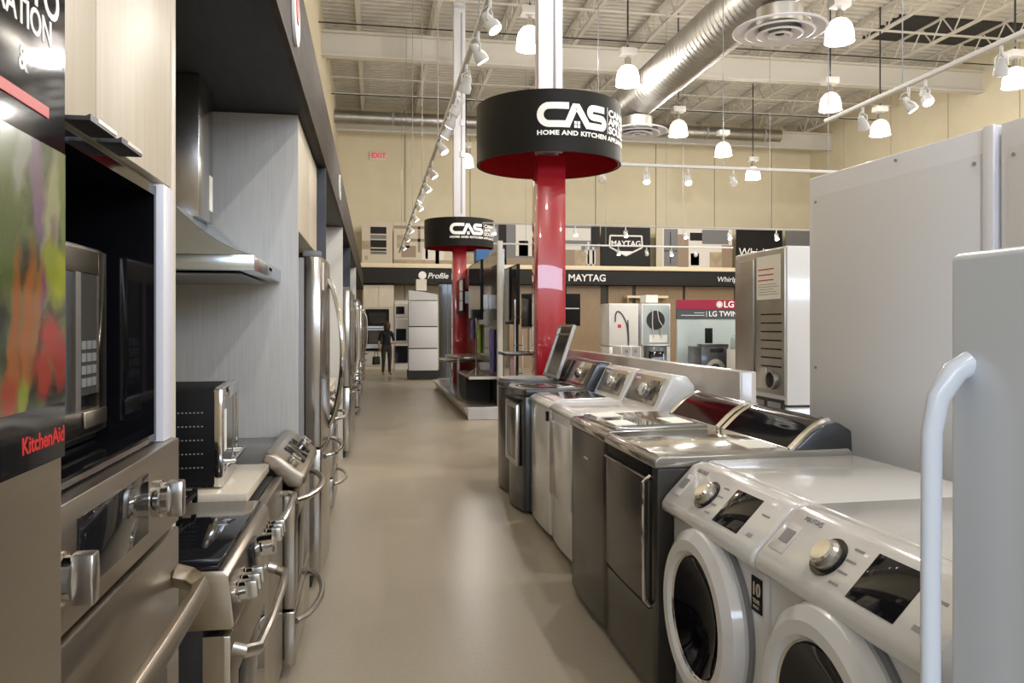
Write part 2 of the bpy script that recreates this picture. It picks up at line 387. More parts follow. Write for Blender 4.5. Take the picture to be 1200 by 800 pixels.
def drum_sign(loc, rot, label, zt, zb, rad):
    t = thing('drum_sign', label, 'sign', (loc[0], loc[1], 0), 0, 'round black drum signs over the aisle')
    MB().lathe([(rad, zb), (rad, zt), (rad-0.02, zt), (rad-0.02, zb)], n=72, closed=True).build('shell', 'drum', t)
    MB().lathe([(rad-0.021, zb+0.004), (rad-0.021, zt-0.02), (rad-0.03, zt-0.02), (rad-0.03, zb+0.004)], n=72, closed=True).build('inner_liner', 'red_in', t)
    MB().lathe([(0.17, zt-0.03), (rad-0.03, zt-0.03), (rad-0.03, zt-0.01), (0.17, zt-0.01)], n=48, closed=True).build('top_disc', 'red_in', t)
    zmid = zb + (zt-zb)*0.52
    for k in range(2):
        a0 = rot + k*math.pi
        me = logo_mesh().mesh('logo'); bend(me, rad, zmid-0.085, a0); me.materials.append(M['print_white'])
        o = bpy.data.objects.new('logo', me); COL.objects.link(o); o.parent = t
        for i, s in enumerate(('CANADIAN', 'APPLIANCE', 'SOURCE')):
            me = text_mesh(s, 0.10, 0.0005, 0.004, 1.25, 'LEFT'); me.transform(Matrix.Translation((0.80, 0.20-i*0.085, 0)))
            bend(me, rad, zmid-0.085, a0); me.materials.clear(); me.materials.append(M['print_white'])
            o = bpy.data.objects.new('lettering', me); COL.objects.link(o); o.parent = t
        me = text_mesh('HOME AND KITCHEN APPLIANCES', 0.062, 0.0005, 0.0025, 1.20, 'LEFT', 0, 1.06); me.transform(Matrix.Translation((0.0, -0.055, 0)))
        bend(me, rad, zmid-0.085, a0); me.materials.clear(); me.materials.append(M['print_white'])
        o = bpy.data.objects.new('lettering', me); COL.objects.link(o); o.parent = t
    return t
def column(loc, label, zb):
    t = thing('support_column', label, 'column', (loc[0], loc[1], 0))
    c = MB(); c.box(-0.13, -0.10, zb+0.06, 0.13, -0.075, CEIL); c.box(-0.13, 0.075, zb+0.06, 0.13, 0.10, CEIL); c.box(-0.06, -0.076, zb+0.06, 0.06, 0.076, CEIL)
    c.build('steel_shaft', 'white_panel', t, 0.004)
    box('conduit', 'plastic_grey', t, 0.04, -0.125, zb+0.7, 0.055, -0.10, CEIL-0.6)
    for z in (5.2, 5.9): box('junction_box', 'white_rim', t, 0.02, -0.15, z, 0.12, -0.10, z+0.14, 0.004)
    box('red_cover', 'red', t, -0.15, -0.15, 0, 0.15, 0.15, zb+0.02, 0.003)
    return t
CA, CB = (1.845, 8.31), (1.874, 17.64)
column(CA, 'red clad column under the nearer drum sign', 3.26)
column(CB, 'distant red clad column under the farther drum sign', 3.26)
vA = math.atan2(CA[0], CA[1])
drum_sign(CA, -vA - R(8.5), 'large round black drum sign with white logo on the nearer red column', 3.80, 3.19, 0.77)
drum_sign(CB, -vA - R(8.5), 'smaller looking round black drum sign on the farther red column', 3.80, 3.19, 0.77)

# ---- duct with diffusers
t = thing('air_duct', 'long galvanized spiral air duct under the ceiling', 'duct', (5.35, 0, 6.15))
ring = []
yy = 8.0
pr = []
while yy < 17.0:
    pr += [(0.400, yy), (0.400, yy+0.115), (0.404, yy+0.12), (0.404, yy+0.135)]; yy += 0.14
MB().lathe(pr, axis='y', n=32).build('pipe', 'galv', t)
def diffuser(loc, label):
    d = thing('ceiling_diffuser', label, 'diffuser', loc, 0, 'round duct diffusers')
    MB().lathe([(0.30, 0.285), (0.30, 0.06), (0.36, 0.02), (0.34, 0.02), (0.28, 0.06), (0.28, 0.285)], n=32, closed=True).build('neck', 'galv', d)
    for i, (r0, r1, z0) in enumerate(((0.62, 0.44, 0.0), (0.46, 0.30, -0.03), (0.31, 0.17, -0.055), (0.17, 0.05, -0.07))):
        MB().lathe([(r0, z0), (r0-0.01, z0+0.012), (r1, z0+0.06), (r1-0.02, z0+0.055), (r0-0.03, z0-0.012)], n=40, closed=True).build('cone_ring', 'white_rim', d)
    MB().lathe([(0.001, -0.05), (0.06, -0.05), (0.05, 0.0), (0.001, 0.0)], n=20).build('centre_cap', 'black_matte', d)
    return d
diffuser((5.38, 9.9, 5.45), 'big round multi-ring air diffuser at top right of the duct')
diffuser((5.33, 15.6, 5.45), 'round air diffuser at the far end of the duct behind the drum sign')
t = thing('cross_duct', 'thin galvanized duct running along the far wall under the ceiling', 'duct', (0, 25.4, 8.0))
MB().tube([(WX0+0.01, 0, 0), (13.8, 0, 0)], 0.21, 20).build('pipe', 'galv', t)
cl = MB()
for i in range(7): cl.lathe([(0.215, -0.03), (0.225, -0.03), (0.225, 0.03), (0.215, 0.03)], (0.6+i*2.1, 0, 0), 'x', 20, closed=True)
cl.build('clamp', 'plastic_grey', t)

# ---- pendants
def pendant(loc, label, lit='lamp_on', group='glass high-bay pendants'):
    t = thing('pendant_lamp', label, 'pendant lamp', loc, 0, group)
    MB().lathe([(0.22, -0.17), (0.225, -0.16), (0.215, -0.02), (0.19, 0.08), (0.13, 0.16), (0.07, 0.185), (0.07, 0.19), (0.001, 0.19)], n=24).build('glass_shade', lit, t)
    MB().lathe([(0.228, -0.175), (0.232, -0.165), (0.228, -0.15), (0.222, -0.16)], n=24, closed=True).build('rim', 'white_rim', t)
    MB().lathe([(0.06, 0.19), (0.06, 0.31), (0.035, 0.33), (0.035, 0.36), (0.001, 0.36)], n=16).build('socket', 'chrome', t)
    box('ballast_box', 'white_matte', t, -0.15, -0.11, 0.37, 0.15, 0.11, 0.50, 0.01)
    MB().cyl((0,0,0.5), (0,0,CEIL+0.02-loc[2]), 0.018, n=6).build('cord', 'black_matte', t)
    l = bpy.data.lights.new('pendant_bulb', 'POINT'); l.energy = LAMP_POWER; l.color = LAMP_COL; l.shadow_soft_size = 0.07
    o = bpy.data.objects.new('pendant_bulb', l); COL.objects.link(o); o.parent = t; o.location = (0,0,-0.27)
    l = bpy.data.lights.new('pendant_uplight', 'SPOT'); l.energy = LAMP_UP; l.color = LAMP_COL; l.spot_size = R(175); l.spot_blend = 0.3; l.shadow_soft_size = 0.1
    o = bpy.data.objects.new('pendant_uplight', l); COL.objects.link(o); o.parent = t; o.location = (0,0,0.56); o.rotation_euler = (R(180),0,0)
    return t
PZ = 6.15
for (x, y, lab, lit) in [
    (2.5, 12.66, 'lit glass pendant lamp half hidden by the white column above the near drum sign', 'lamp_on'),
    (4.68, 14.25, 'glass pendant lamp hanging left of the big spiral duct', 'lamp_on'),
    (7.11, 17.85, 'glass pendant lamp just right of the far end of the spiral duct', 'lamp_soft'),
    (9.14, 19.8, 'small pinkish pendant lamp third in the row right of the near drum sign', 'lamp_soft'),
    (11.5, 22.8, 'smallest lit pendant lamp hanging just above the cross track', 'lamp_on'),
    (7.27, 11.5, 'largest brightest pendant lamp right of the round diffuser', 'lamp_on'),
    (9.4, 15.2, 'pinkish glass pendant lamp below the largest bright pendant', 'lamp_soft'),
    (11.8, 17.0, 'glass pendant lamp hanging closest above the white partition panels', 'lamp_soft'),
    (11.9, 13.1, 'glass pendant lamp cut by the right edge of the picture', 'lamp_soft'),
    (2.57, 22.4, 'tiny distant pendant lamp between the two drum signs', 'lamp_on')]:
    pendant((x, y, PZ), lab, lit)
for (x, y, lab) in [(2.5, 7.0, 'over the graphite washers'), (2.5, 0.5, 'over the white refrigerator'), (-4.5, -4.5, 'in the added space to the left'), (4.8, 3.5, 'behind the white partition panels'),
    (7.1, 6.0, 'right of the stacked laundry pair'), (9.4, 9.0, 'between the partition and the right wall'), (12.0, 6.0, 'close to the right wall'), (7.2, -1.5, 'by the storefront window'), (14.2, 10.0, 'nearest the right wall'), (0.6, -3.5, 'right behind the camera')]:
    pendant((x, y, PZ), 'glass pendant lamp above the top of the picture, ' + lab, 'lamp_on', 'pendants above the picture')

# ---- track lighting
def head_proto():
    t = thing('track_spotlight', 'x', 'spotlight')
    MB().cyl((0,0,0), (0,0,-0.09), 0.016, n=8).build('stem', 'track', t)
    MB().tube([(-0.055,0,-0.20),(-0.05,0,-0.12),(0,0,-0.085),(0.05,0,-0.12),(0.055,0,-0.20)], 0.008, 6).build('yoke', 'track', t)
    d = Vector((0, -0.55, -0.83)).normalized()
    c = Vector((0,0,-0.20))
    b = MB(); b.tube([c - d*0.085, c - d*0.08, c - d*0.02, c + d*0.035, c + d*0.085], [0.02, 0.034, 0.038, 0.062, 0.064], 16); b.build('lamp_can', 'track', t)
    MB().tube([c + d*0.086, c + d*0.09], [0.056, 0.05], 16).build('lens', 'spot_on', t)
    MB().tube([(0.0,0.01,-0.06),(0.0,0.07,-0.09),(0.0,0.09,-0.14),tuple(c - d*0.085)], 0.005, 5).build('lead', 'track', t)
    return t
HP = head_proto(); HP.scale = (0.82, 0.82, 0.82); _hp_used = [False]
def head(loc, rz, label, group, light=True, lit=True):
    if not _hp_used[0]:
        _hp_used[0] = True; o = HP; o.location = loc; o.rotation_euler = (0,0,rz); o['label'] = label; o['group'] = group
    else: o = dup(HP, loc, rz, label, group)
    if not lit:
        for ch in o.children:
            if ch.name.startswith('lens'): ch.data = ch.data.copy(); ch.data.materials.clear(); ch.data.materials.append(M['spot_dim'])
    if light and lit:
        l = bpy.data.lights.new('spot_bulb', 'SPOT'); l.energy = SPOT_POWER; l.color = SPOT_COL; l.spot_size = R(75); l.spot_blend = 0.6; l.shadow_soft_size = 0.05
        b = bpy.data.objects.new('spot_bulb', l); COL.objects.link(b); b.parent = o
        d = Vector((0, -0.55, -0.83)).normalized(); b.location = Vector((0,0,-0.20)) + d*0.12
        b.rotation_euler = d.to_track_quat('-Z', 'Y').to_euler()
    return o
def track(name, p0, p1, label, wires, s=0.02, m='track'):
    t = thing(name, label, 'light track', p0)
    d = Vector(p1) - Vector(p0)
    if abs(d.x) > abs(d.y): box('rail', m, t, 0, -s, -s, d.x, s, s, s*0.2)
    else: box('rail', m, t, -s, 0, -s, s, d.y, s, s*0.2)
    for f in wires:
        q = d*f; MB().cyl((q.x, q.y, 0.02), (q.x, q.y, CEIL-0.56-p0[2]), 0.006, n=5).build('hanging_wire', 'plastic_mid', t)
    return t
track('light_track', (0.75, 3.2, 3.66), (0.75, 24.0, 3.66), 'long white light track running down the aisle from the upper middle', [0.12, 0.3, 0.45, 0.6, 0.75, 0.9])
ORD = ['first', 'second', 'third', 'fourth', 'fifth', 'sixth', 'seventh', 'eighth', 'ninth', 'tenth', 'eleventh', 'twelfth', 'thirteenth', 'fourteenth', 'fifteenth', 'sixteenth']
for i, (y, a, lit) in enumerate([(5.15, 60, True), (5.75, 100, True), (6.5, 200, False), (7.25, 250, False), (7.7, 230, True), (8.15, 240, True), (8.9, 60, True), (10.4, 80, True), (11.5, 80, True), (12.5, 260, True), (13.4, 80, True), (14.8, 90, True), (16.6, 90, True), (18.4, 90, True), (20.5, 90, True)]):
    head((0.75, y, 3.645), R(a), 'white track spotlight, %s from the camera on the aisle track' % ORD[i], 'spotlights on the aisle track', light=(i % 2 == 0), lit=lit)
track('light_track', (2.6, 10.4, 3.68), (6.6, 10.4, 3.68), 'white light track crossing to the right behind the near drum sign', [0.1, 0.55, 0.95])
for i, (x, lit) in enumerate([(3.05, False), (3.68, True), (4.28, True), (4.95, False)]):
    head((x, 10.4, 3.665), R(-10), 'white spotlight, %s from the left on the track right of the near drum sign' % ORD[i], 'spotlights on the cross track', light=lit, lit=lit)
track('light_track', (4.74, 3.6, 3.66), (4.74, 7.75, 3.66), 'white light track slanting above the white partition panels', [0.25, 0.7])
for i, (y, a, lit) in enumerate([(7.1, 120, False), (6.42, 60, True), (6.2, 0, True), (5.35, 150, True)]):
    head((4.74, y, 3.645), R(a), 'white spotlight, %s from the left on the track above the white partition panels' % ORD[i], 'spotlights above the partition panels', light=lit, lit=lit)
track('light_track', (2.3, 16.9, 3.68), (10.6, 16.9, 3.68), 'thin distant light track in front of the upper wall graphics', [0.2, 0.5, 0.8], 0.014, 'plastic_grey')
for i, x in enumerate([2.55, 3.75, 4.35, 5.5, 6.9, 7.95, 9.1]):
    head((x, 16.9, 3.665), R(0), 'tiny distant spotlight, %s from the left on the upper far track' % ORD[i], 'spotlights on the upper far track', light=(i % 2 == 0))
track('light_track', (2.5, 20.6, 3.62), (9.8, 20.6, 3.62), 'lower distant light track crossing the large wall graphics', [0.2, 0.5, 0.8], 0.022)
for i, x in enumerate([4.2, 5.6, 6.5, 7.3, 8.0, 8.7]):
    head((x, 20.6, 3.60), R(0), 'tiny distant spotlight, %s from the left on the lower far track' % ORD[i], 'spotlights on the lower far track', light=(i % 2 == 0), lit=(i % 2 == 0))

# ---- exit sign
t = thing('exit_sign', 'small red exit sign high on the far beige wall', 'sign', (0.12, 27.93, 7.35))
box('housing', 'white_matte', t, -0.28, 0, -0.15, 0.28, 0.035, 0.15, 0.01)
text('EXIT', 'exit_red', t, (0.05, -0.004, 0), 0.24, 1.0, bold=0.008)
text('<', 'exit_red', t, (-0.24, -0.004, 0), 0.16)
# ================================================================== right-hand row of laundry machines
def slope(p0, p1):
    d = Vector((0, p1[0]-p0[0], p1[1]-p0[1])); L = d.length; d.normalize(); nrm = Vector((0, -d.z, d.y))
    def P(x, t, o): return Vector((x, p0[0], p0[1])) + d*(t*L) + nrm*o
    P.d = d; P.n = nrm; P.L = L; P.tilt = math.atan2(d.y, d.z)
    return P
def slab(P, x0, x1, t0, t1, o0, o1, name, m, par, bevel=0.0):
    b = MB(); vs = [P(x0,t0,o0),P(x1,t0,o0),P(x1,t1,o0),P(x0,t1,o0),P(x0,t0,o1),P(x1,t0,o1),P(x1,t1,o1),P(x0,t1,o1)]
    b._add(vs, [(0,3,2,1),(4,5,6,7),(0,1,5,4),(1,2,6,5),(2,3,7,6),(3,0,4,7)])
    return b.build(name, m, par, bevel)
def dial(P, x, t, r, par, base='nickel', cap='chrome', h=0.03):
    k = MB(); k.tube([P(x,t,0), P(x,t,h*0.55), P(x,t,h*0.8)], [r*1.12, r*1.05, r*0.86], 24); o = k.build('knob', base, par)
    k = MB(); k.tube([P(x,t,h*0.8), P(x,t,h), P(x,t,h*1.02)], [r*0.8, r*0.72, r*0.2], 20); k.build('knob_cap', cap, o)
    return o
def stext(s, m, P, x, t, o, size, par, sx=1.0, bold=0.0):
    return text(s, m, par, P(x, t, o), size, sx, P.tilt, bold)
def curved_plan(w, d, b, n=12, inset=0.0):
    pts = []
    for i in range(n+1):
        x = inset + (w-2*inset)*i/n; u = 2*i/n-1; pts.append((x, -b*(1-u*u)))
    return pts + [(w-inset, d), (inset, d)]

def front_loader(loc, label, glass, badge):
    w_, d, h = 0.76, 0.85, 0.965
    t = thing('front_load_washer', label, 'washing machine', loc, RIGHT, 'white front-load machines')
    b = MB(); b.prism([(0.06,0.02),(0.05,0.40),(0.05,0.79),(0.10,0.90),(0.15,0.945),(0.17,h-0.015),(d,h-0.015),(d,0.02)], 'x', 0.004, w_-0.004); b.build('body', 'white', t, 0.018, 3)
    tp = MB(); tp.prism([(0.185,h-0.02),(0.20,h),(d-0.02,h+0.004),(d,h-0.01),(d,h-0.03),(0.185,h-0.04)], 'x', 0.0, w_); tp.build('top_panel', 'white', t, 0.008, 2)
    # control panel: a rounded tilted fascia that overhangs the door
    prof = [(0.055,0.765),(0.015,0.772),(0.0,0.79),(0.003,0.812),(0.018,0.835),(0.130,0.952),(0.165,0.964),(0.195,0.964),(0.195,0.80)]
    MB().prism(prof, 'x', 0.006, w_-0.006).build('control_panel', 'white', t, 0.016, 3)
    P = slope((0.018,0.835),(0.130,0.952))
    dial(P, 0.285, 0.48, 0.042, t, 'nickel', 'chrome', 0.035)
    MB().tube([P(0.285,0.48,-0.002), P(0.285,0.48,0.006), P(0.285,0.48,0.0061)], [0.058,0.058,0.02], 28).build('dial_ring', 'black_gloss', t)
    slab(P, 0.43, 0.61, 0.05, 0.90, -0.004, 0.002, 'screen', 'glass_dark', t, 0.001)
    for i in range(4): slab(P, 0.345, 0.385, 0.12+i*0.22, 0.16+i*0.22, 0, 0.001, 'print_mark', 'print_grey', t)
    slab(P, 0.66, 0.69, 0.12, 0.2, 0, 0.0012, 'print_mark', 'print_grey', t); slab(P, 0.655, 0.70, 0.62, 0.66, 0, 0.0012, 'print_mark', 'print_grey', t)
    stext('MAYTAG', 'print_grey', P, 0.13, 0.93, 0.001, 0.022, t)
    slab(P, 0.03, 0.11, 0.15, 0.75, 0.0, 0.003, 'detergent_drawer', 'white', t, 0.0015)
    slab(P, 0.05, 0.10, 0.35, 0.62, 0.003, 0.0045, 'drawer_label', 'plastic_grey', t)
    # door
    c = (w_/2, 0.05, 0.50)
    MB().lathe([(0.308,0.02),(0.308,-0.010),(0.30,-0.016),(0.27,-0.016),(0.27,0.02)], c, 'y', 56, closed=True).build('door_gasket', 'plastic_mid', t)
    dr = MB().lathe([(0.293,0.0),(0.30,-0.03),(0.289,-0.062),(0.255,-0.084),(0.220,-0.083),(0.198,-0.06),(0.192,-0.02),(0.20,0.0)], c, 'y', 64, closed=True).build('door', 'white', t)
    MB().lathe([(0.0005,-0.006),(0.04,-0.008),(0.08,-0.014),(0.12,-0.026),(0.155,-0.042),(0.182,-0.058),(0.197,-0.066),(0.197,-0.02),(0.19,-0.002),(0.0005,-0.001)], c, 'y', 48).build('door_glass', glass, dr)
    MB().lathe([(0.193,-0.052),(0.201,-0.066),(0.207,-0.07),(0.2,-0.05)], c, 'y', 56, closed=True).build('glass_rim', 'chrome', dr)
    if badge:
        b = box('badge', 'black', t, 0.668, 0.046, 0.625, 0.732, 0.0505, 0.73)
        text('10', 'print_gold', b, (0.70, 0.0448, 0.693), 0.055, 1.0, bold=0.001); text('YEAR', 'print_gold', b, (0.70, 0.0448, 0.658), 0.018); text('PARTS', 'print_gold', b, (0.70, 0.0448, 0.64), 0.012)
    for x in (0.08, w_-0.08):
        for y in (0.12, d-0.1): MB().cyl((x,y,0),(x,y,0.03),0.025,n=10).build('foot', 'black_matte', t)
    return t
front_loader((1.10, 2.95, 0), 'white front-load washer with dark round window and black ten-year badge', 'glass_door', True)
front_loader((1.10, 2.185, 0), 'white front-load washer nearest the camera with grey round window', 'glass_dark', False)

def dark_machine(loc, label, dryer):
    w_, d, h = 0.69, 0.84, 0.985
    t = thing('top_load_washer' if not dryer else 'clothes_dryer', label, 'washing machine' if not dryer else 'dryer', loc, RIGHT)
    b = MB(); b.prism(curved_plan(w_, d, 0.012 if not dryer else 0.004, 10, 0.002), 'z', 0.035, h-0.05); b.build('body', 'slate', t, 0.006)
    box('toe_kick', 'black_matte', t, 0.03, 0.06, 0, w_-0.03, d-0.05, 0.034)
    tp = MB(); tp.prism([(-0.014,h-0.05),(-0.014,h-0.016),(0.01,h),(d-0.02,h+0.01),(d,h-0.01),(d,h-0.05)], 'x', 0.0, w_); tp.build('top_panel', 'slate_top_lit', t, 0.009, 3)
    # console
    prof = [(0.565,h-0.01),(0.60,h+0.022),(0.66,h+0.075),(0.72,h+0.108),(0.775,h+0.115),(0.835,h+0.08),(d,h-0.02)]
    MB().prism(prof, 'x', 0.004, w_-0.004).build('console', 'graphite', t, 0.008, 2)
    fr = MB(); g = MB(); k = 8
    pts = [(0.575,h+0.003),(0.60,h+0.027),(0.63,h+0.055),(0.66,h+0.080),(0.69,h+0.098),(0.72,h+0.113),(0.75,h+0.119)]
    n = len(pts)
    for (mb, x0, x1, o) in ((fr, 0.012, w_-0.012, 0.004), (g, 0.05, w_-0.05, 0.008)):
        q = pts if mb is fr else pts[0:n]
        vs = []
        for x in (x0, x1):
            for i, (yy, zz) in enumerate(q): vs.append((x, yy, zz + o + (0 if mb is fr else 0)))
            for (yy, zz) in q: vs.append((x, yy+0.01, zz-0.012))
        m2 = len(q)*2; fs = []
        for i in range(len(q)-1):
            fs.append((i, i+1, m2+i+1, m2+i)); fs.append((len(q)+i, m2+len(q)+i, m2+len(q)+i+1, len(q)+i+1))
            fs.append((i, len(q)+i, len(q)+i+1, i+1)); fs.append((m2+i, m2+i+1, m2+len(q)+i+1, m2+len(q)+i))
        e = len(q)-1
        fs += [(0, m2, m2+len(q), len(q)), (e, len(q)+e, m2+len(q)+e, m2+e)]
        mb._add(vs, fs)
    for x in (0.034, w_-0.034): fr.tube([(x, yy, zz+0.003) for (yy, zz) in pts], 0.013, 8)
    fr.tube([(0.034, 0.572, h+0.003), (w_-0.034, 0.572, h+0.003)], 0.008, 8)
    fr.build('console_trim', 'chrome', t); g.build('console_glass', 'red_dark' if not dryer else 'glass_dark', t)
    if not dryer:
        b = MB(); b.prism([(0.05,h+0.002),(0.06,h+0.014),(0.50,h+0.022),(0.53,h+0.016),(0.53,h)], 'x', 0.045, w_-0.045); ld = b.build('lid', 'slate_top_lit', t, 0.005)
        b = MB(); b.prism([(0.10,h+0.012),(0.10,h+0.0185),(0.485,h+0.026),(0.485,h+0.012)], 'x', 0.075, w_-0.075); b.build('lid_glass', 'glass_lid', ld)
        for (x0,y0,x1,y1,a) in ((0.10,0.075,0.25,0.22,0),(0.42,0.07,0.60,0.18,0),(0.38,0.36,0.60,0.47,0)):
            b = MB(); b.prism([(y0,h+0.0125+0.0205*y0),(y0,h+0.0205+0.0155*y0),(y1,h+0.0205+0.0155*y1),(y1,h+0.0125+0.0205*y1)], 'x', x0, x1); b.build('sticker', 'paper', ld)
        box('front_badge', 'chrome', t, 0.31, -0.0135, 0.80, 0.39, -0.011, 0.812)
    else:
        st = MB(); st.prism([(0.42,h+0.005),(0.42,h+0.0085),(0.55,h+0.0105),(0.55,h+0.005)], 'x', 0.40, 0.60); st.build('sticker', 'paper', t)
        box('door_recess', 'black', t, 0.03, -0.008, 0.885, w_-0.075, 0.01, 0.935, 0.002)
        b = MB(); b.prism([(x+0.025, y-0.012) for (x, y) in curved_plan(w_-0.105, 0.0, 0.012, 10)][:11] + [(w_-0.08, 0.0), (0.025, 0.0)], 'z', 0.38, 0.885)
        dr = b.build('door', 'slate', t, 0.004)
        box('door_trim', 'nickel', dr, 0.025, -0.022, 0.879, w_-0.08, -0.012, 0.887)
        MB().tube([(w_-0.075,-0.004,0.375),(w_-0.072,-0.03,0.40),(w_-0.072,-0.034,0.55),(w_-0.072,-0.036,0.75),(w_-0.072,-0.034,0.87),(w_-0.075,-0.004,0.893)], 0.0095, 10).build('handle', 'chrome', dr)
        MB().prism([(0.025,0.36),(w_-0.08,0.36),(w_-0.08,0.372),(0.025,0.372)], 'y', -0.010, 0.0).build('door_lower_seam', 'black', t)
    return t
dark_machine((1.10, 4.35, 0), 'dark slate top-load washer with paper stickers on its glass lid', False)
dark_machine((1.095, 3.65, 0), 'dark slate dryer with chrome door handle beside the front-load washers', True)

def white_machine(loc, label, dryer):
    w_, d, h, ch = 0.69, 0.75, 0.965, 1.19
    t = thing('clothes_dryer' if dryer else 'top_load_washer', label, 'dryer' if dryer else 'washing machine', loc, RIGHT)
    MB().prism(curved_plan(w_, d, 0.016, 10, 0.002), 'z', 0.045, h-0.045).build('body', 'white', t, 0.012, 2)
    box('toe_kick', 'black_matte', t, 0.03, 0.05, 0, w_-0.03, d-0.05, 0.046)
    MB().prism([(-0.018,h-0.045),(-0.018,h-0.025),(0.02,h),(d-0.03,h+0.006),(d,h-0.02),(d,h-0.045)], 'x', 0.0, w_).build('top_panel', 'white', t, 0.012, 3)
    MB().prism([(0.485,h-0.01),(0.50,h+0.01),(0.595,ch-0.02),(0.625,ch),(0.70,ch-0.01),(d,ch-0.07),(d,h-0.02)], 'x', 0.003, w_-0.003).build('console', 'white', t, 0.018, 3)
    P = slope((0.50,h+0.01),(0.595,ch-0.02))
    pl = slab(P, 0.06, w_-0.07, 0.10, 0.96, 0.0, 0.007, 'console_plate', 'silver_plate', t, 0.0025)
    dial(P, 0.34, 0.52, 0.044, t, 'nickel', 'white', 0.035)
    slab(P, 0.42, 0.56, 0.22, 0.84, 0.006, 0.0105, 'display', 'glass_grey', t, 0.001)
    stext('MAYTAG', 'print_white', P, 0.15, 0.83, 0.0085, 0.02, t)
    if not dryer:
        ld = MB().prism([(0.03,h),(0.04,h+0.012),(0.44,h+0.02),(0.46,h+0.01),(0.46,h)], 'x', 0.03, w_-0.03).build('lid', 'white', t, 0.005)
        MB().prism([(0.12,h+0.01),(0.12,h+0.0165),(0.42,h+0.0225),(0.42,h+0.01)], 'x', 0.09, w_-0.09).build('lid_glass', 'glass_dark', ld)
        box('energy_badge', 'black', t, 0.61, -0.020, 0.83, 0.645, -0.006, 0.895)
    else:
        box('dryer_door', 'white', t, 0.05, -0.028, 0.36, w_-0.05, -0.008, 0.86, 0.008)
    return t
white_machine((1.20, 6.02, 0), 'white top-load washer with dark glass lid and silver console', False)
white_machine((1.20, 5.31, 0), 'white dryer with silver dial console beside the dark slate washer', True)

def graphite_machine(loc, label, dryer):
    w_, d, h, ch = 0.68, 0.76, 0.99, 1.20
    t = thing('clothes_dryer' if dryer else 'top_load_washer', label, 'dryer' if dryer else 'washing machine', loc, RIGHT)
    MB().prism(curved_plan(w_, d, 0.055, 14, 0.002), 'z', 0.02, h-0.06).build('body', 'graphite' if dryer else 'graphite_lt', t, 0.012, 2)
    MB().prism(curved_plan(w_, d, 0.065, 14), 'z', h-0.06, h).build('top_panel', 'graphite', t, 0.016, 3)
    MB().prism([(0.47,h-0.01),(0.49,h+0.01),(0.58,ch-0.02),(0.62,ch),(d-0.04,ch-0.01),(d,ch-0.08),(d,h-0.03)], 'x', 0.003, w_-0.003).build('console', 'graphite', t, 0.02, 3)
    P = slope((0.49,h+0.01),(0.58,ch-0.02))
    slab(P, 0.09, w_-0.09, 0.05, 1.0, 0.0, 0.008, 'console_plate', 'silver_plate', t, 0.004)
    dial(P, 0.34, 0.5, 0.045, t, 'chrome', 'chrome', 0.04)
    slab(P, 0.16, w_-0.14, 0.02, 0.09, 0.008, 0.012, 'red_stripe', 'print_red', t)
    if dryer:
        MB().lathe([(0.001,0.006),(0.20,0.006),(0.24,0.0),(0.25,-0.005),(0.001,-0.005)], (w_/2, 0.23, h+0.004), 'z', 40).build('top_inlay', 'black_gloss', t)
        df = MB().ring_frame(0.10, 0.37, w_-0.07, 0.86, 0.035, -0.062, -0.03).build('door_frame', 'nickel', t, 0.006)
        box('door_panel', 'graphite_lt', df, 0.13, -0.055, 0.40, w_-0.10, -0.03, 0.83, 0.003)
        box('handle_recess', 'black', t, 0.08, -0.058, 0.875, w_-0.06, -0.03, 0.905, 0.004)
        MB().prism([(0.28,h+0.002),(0.28,h+0.006),(0.43,h+0.006),(0.43,h+0.002)], 'x', 0.38, 0.60).build('sticker', 'paper', t)
    else:
        MB().lathe([(0.27,0.0),(0.275,0.02),(0.23,0.02),(0.19,-0.005)], (w_/2, 0.22, h+0.002), 'z', 36, closed=True).build('drum_opening', 'plastic_grey', t)
        # lid standing open, leaning on the console
        q = MB(); P2 = slope((0.44, h+0.02), (0.60, h+0.50))
        ld = thing('lid', '', ''); del ld['label']; del ld['category']; ld.parent = t
        f = MB()
        for (x0,x1,t0,t1) in ((0.06,0.09,0,1),(w_-0.09,w_-0.06,0,1),(0.09,w_-0.09,0,0.05),(0.09,w_-0.09,0.955,1)):
            vs = [P2(x0,t0,0),P2(x1,t0,0),P2(x1,t1,0),P2(x0,t1,0),P2(x0,t0,0.03),P2(x1,t0,0.03),P2(x1,t1,0.03),P2(x0,t1,0.03)]
            f._add(vs, [(0,3,2,1),(4,5,6,7),(0,1,5,4),(1,2,6,5),(2,3,7,6),(3,0,4,7)])
        f.build('lid_frame', 'nickel', ld); slab(P2, 0.09, w_-0.09, 0.05, 0.95, 0.01, 0.018, 'lid_glass', 'glass_grey', ld)
        slab(P2, 0.09, w_-0.09, 0.80, 0.83, 0.018, 0.026, 'lid_handle', 'nickel', ld)
    return t
graphite_machine((1.19, 7.53, 0), 'dark graphite top-load washer with its lid standing open', False)
graphite_machine((1.175, 6.82, 0), 'dark graphite dryer with silver framed door panel', True)

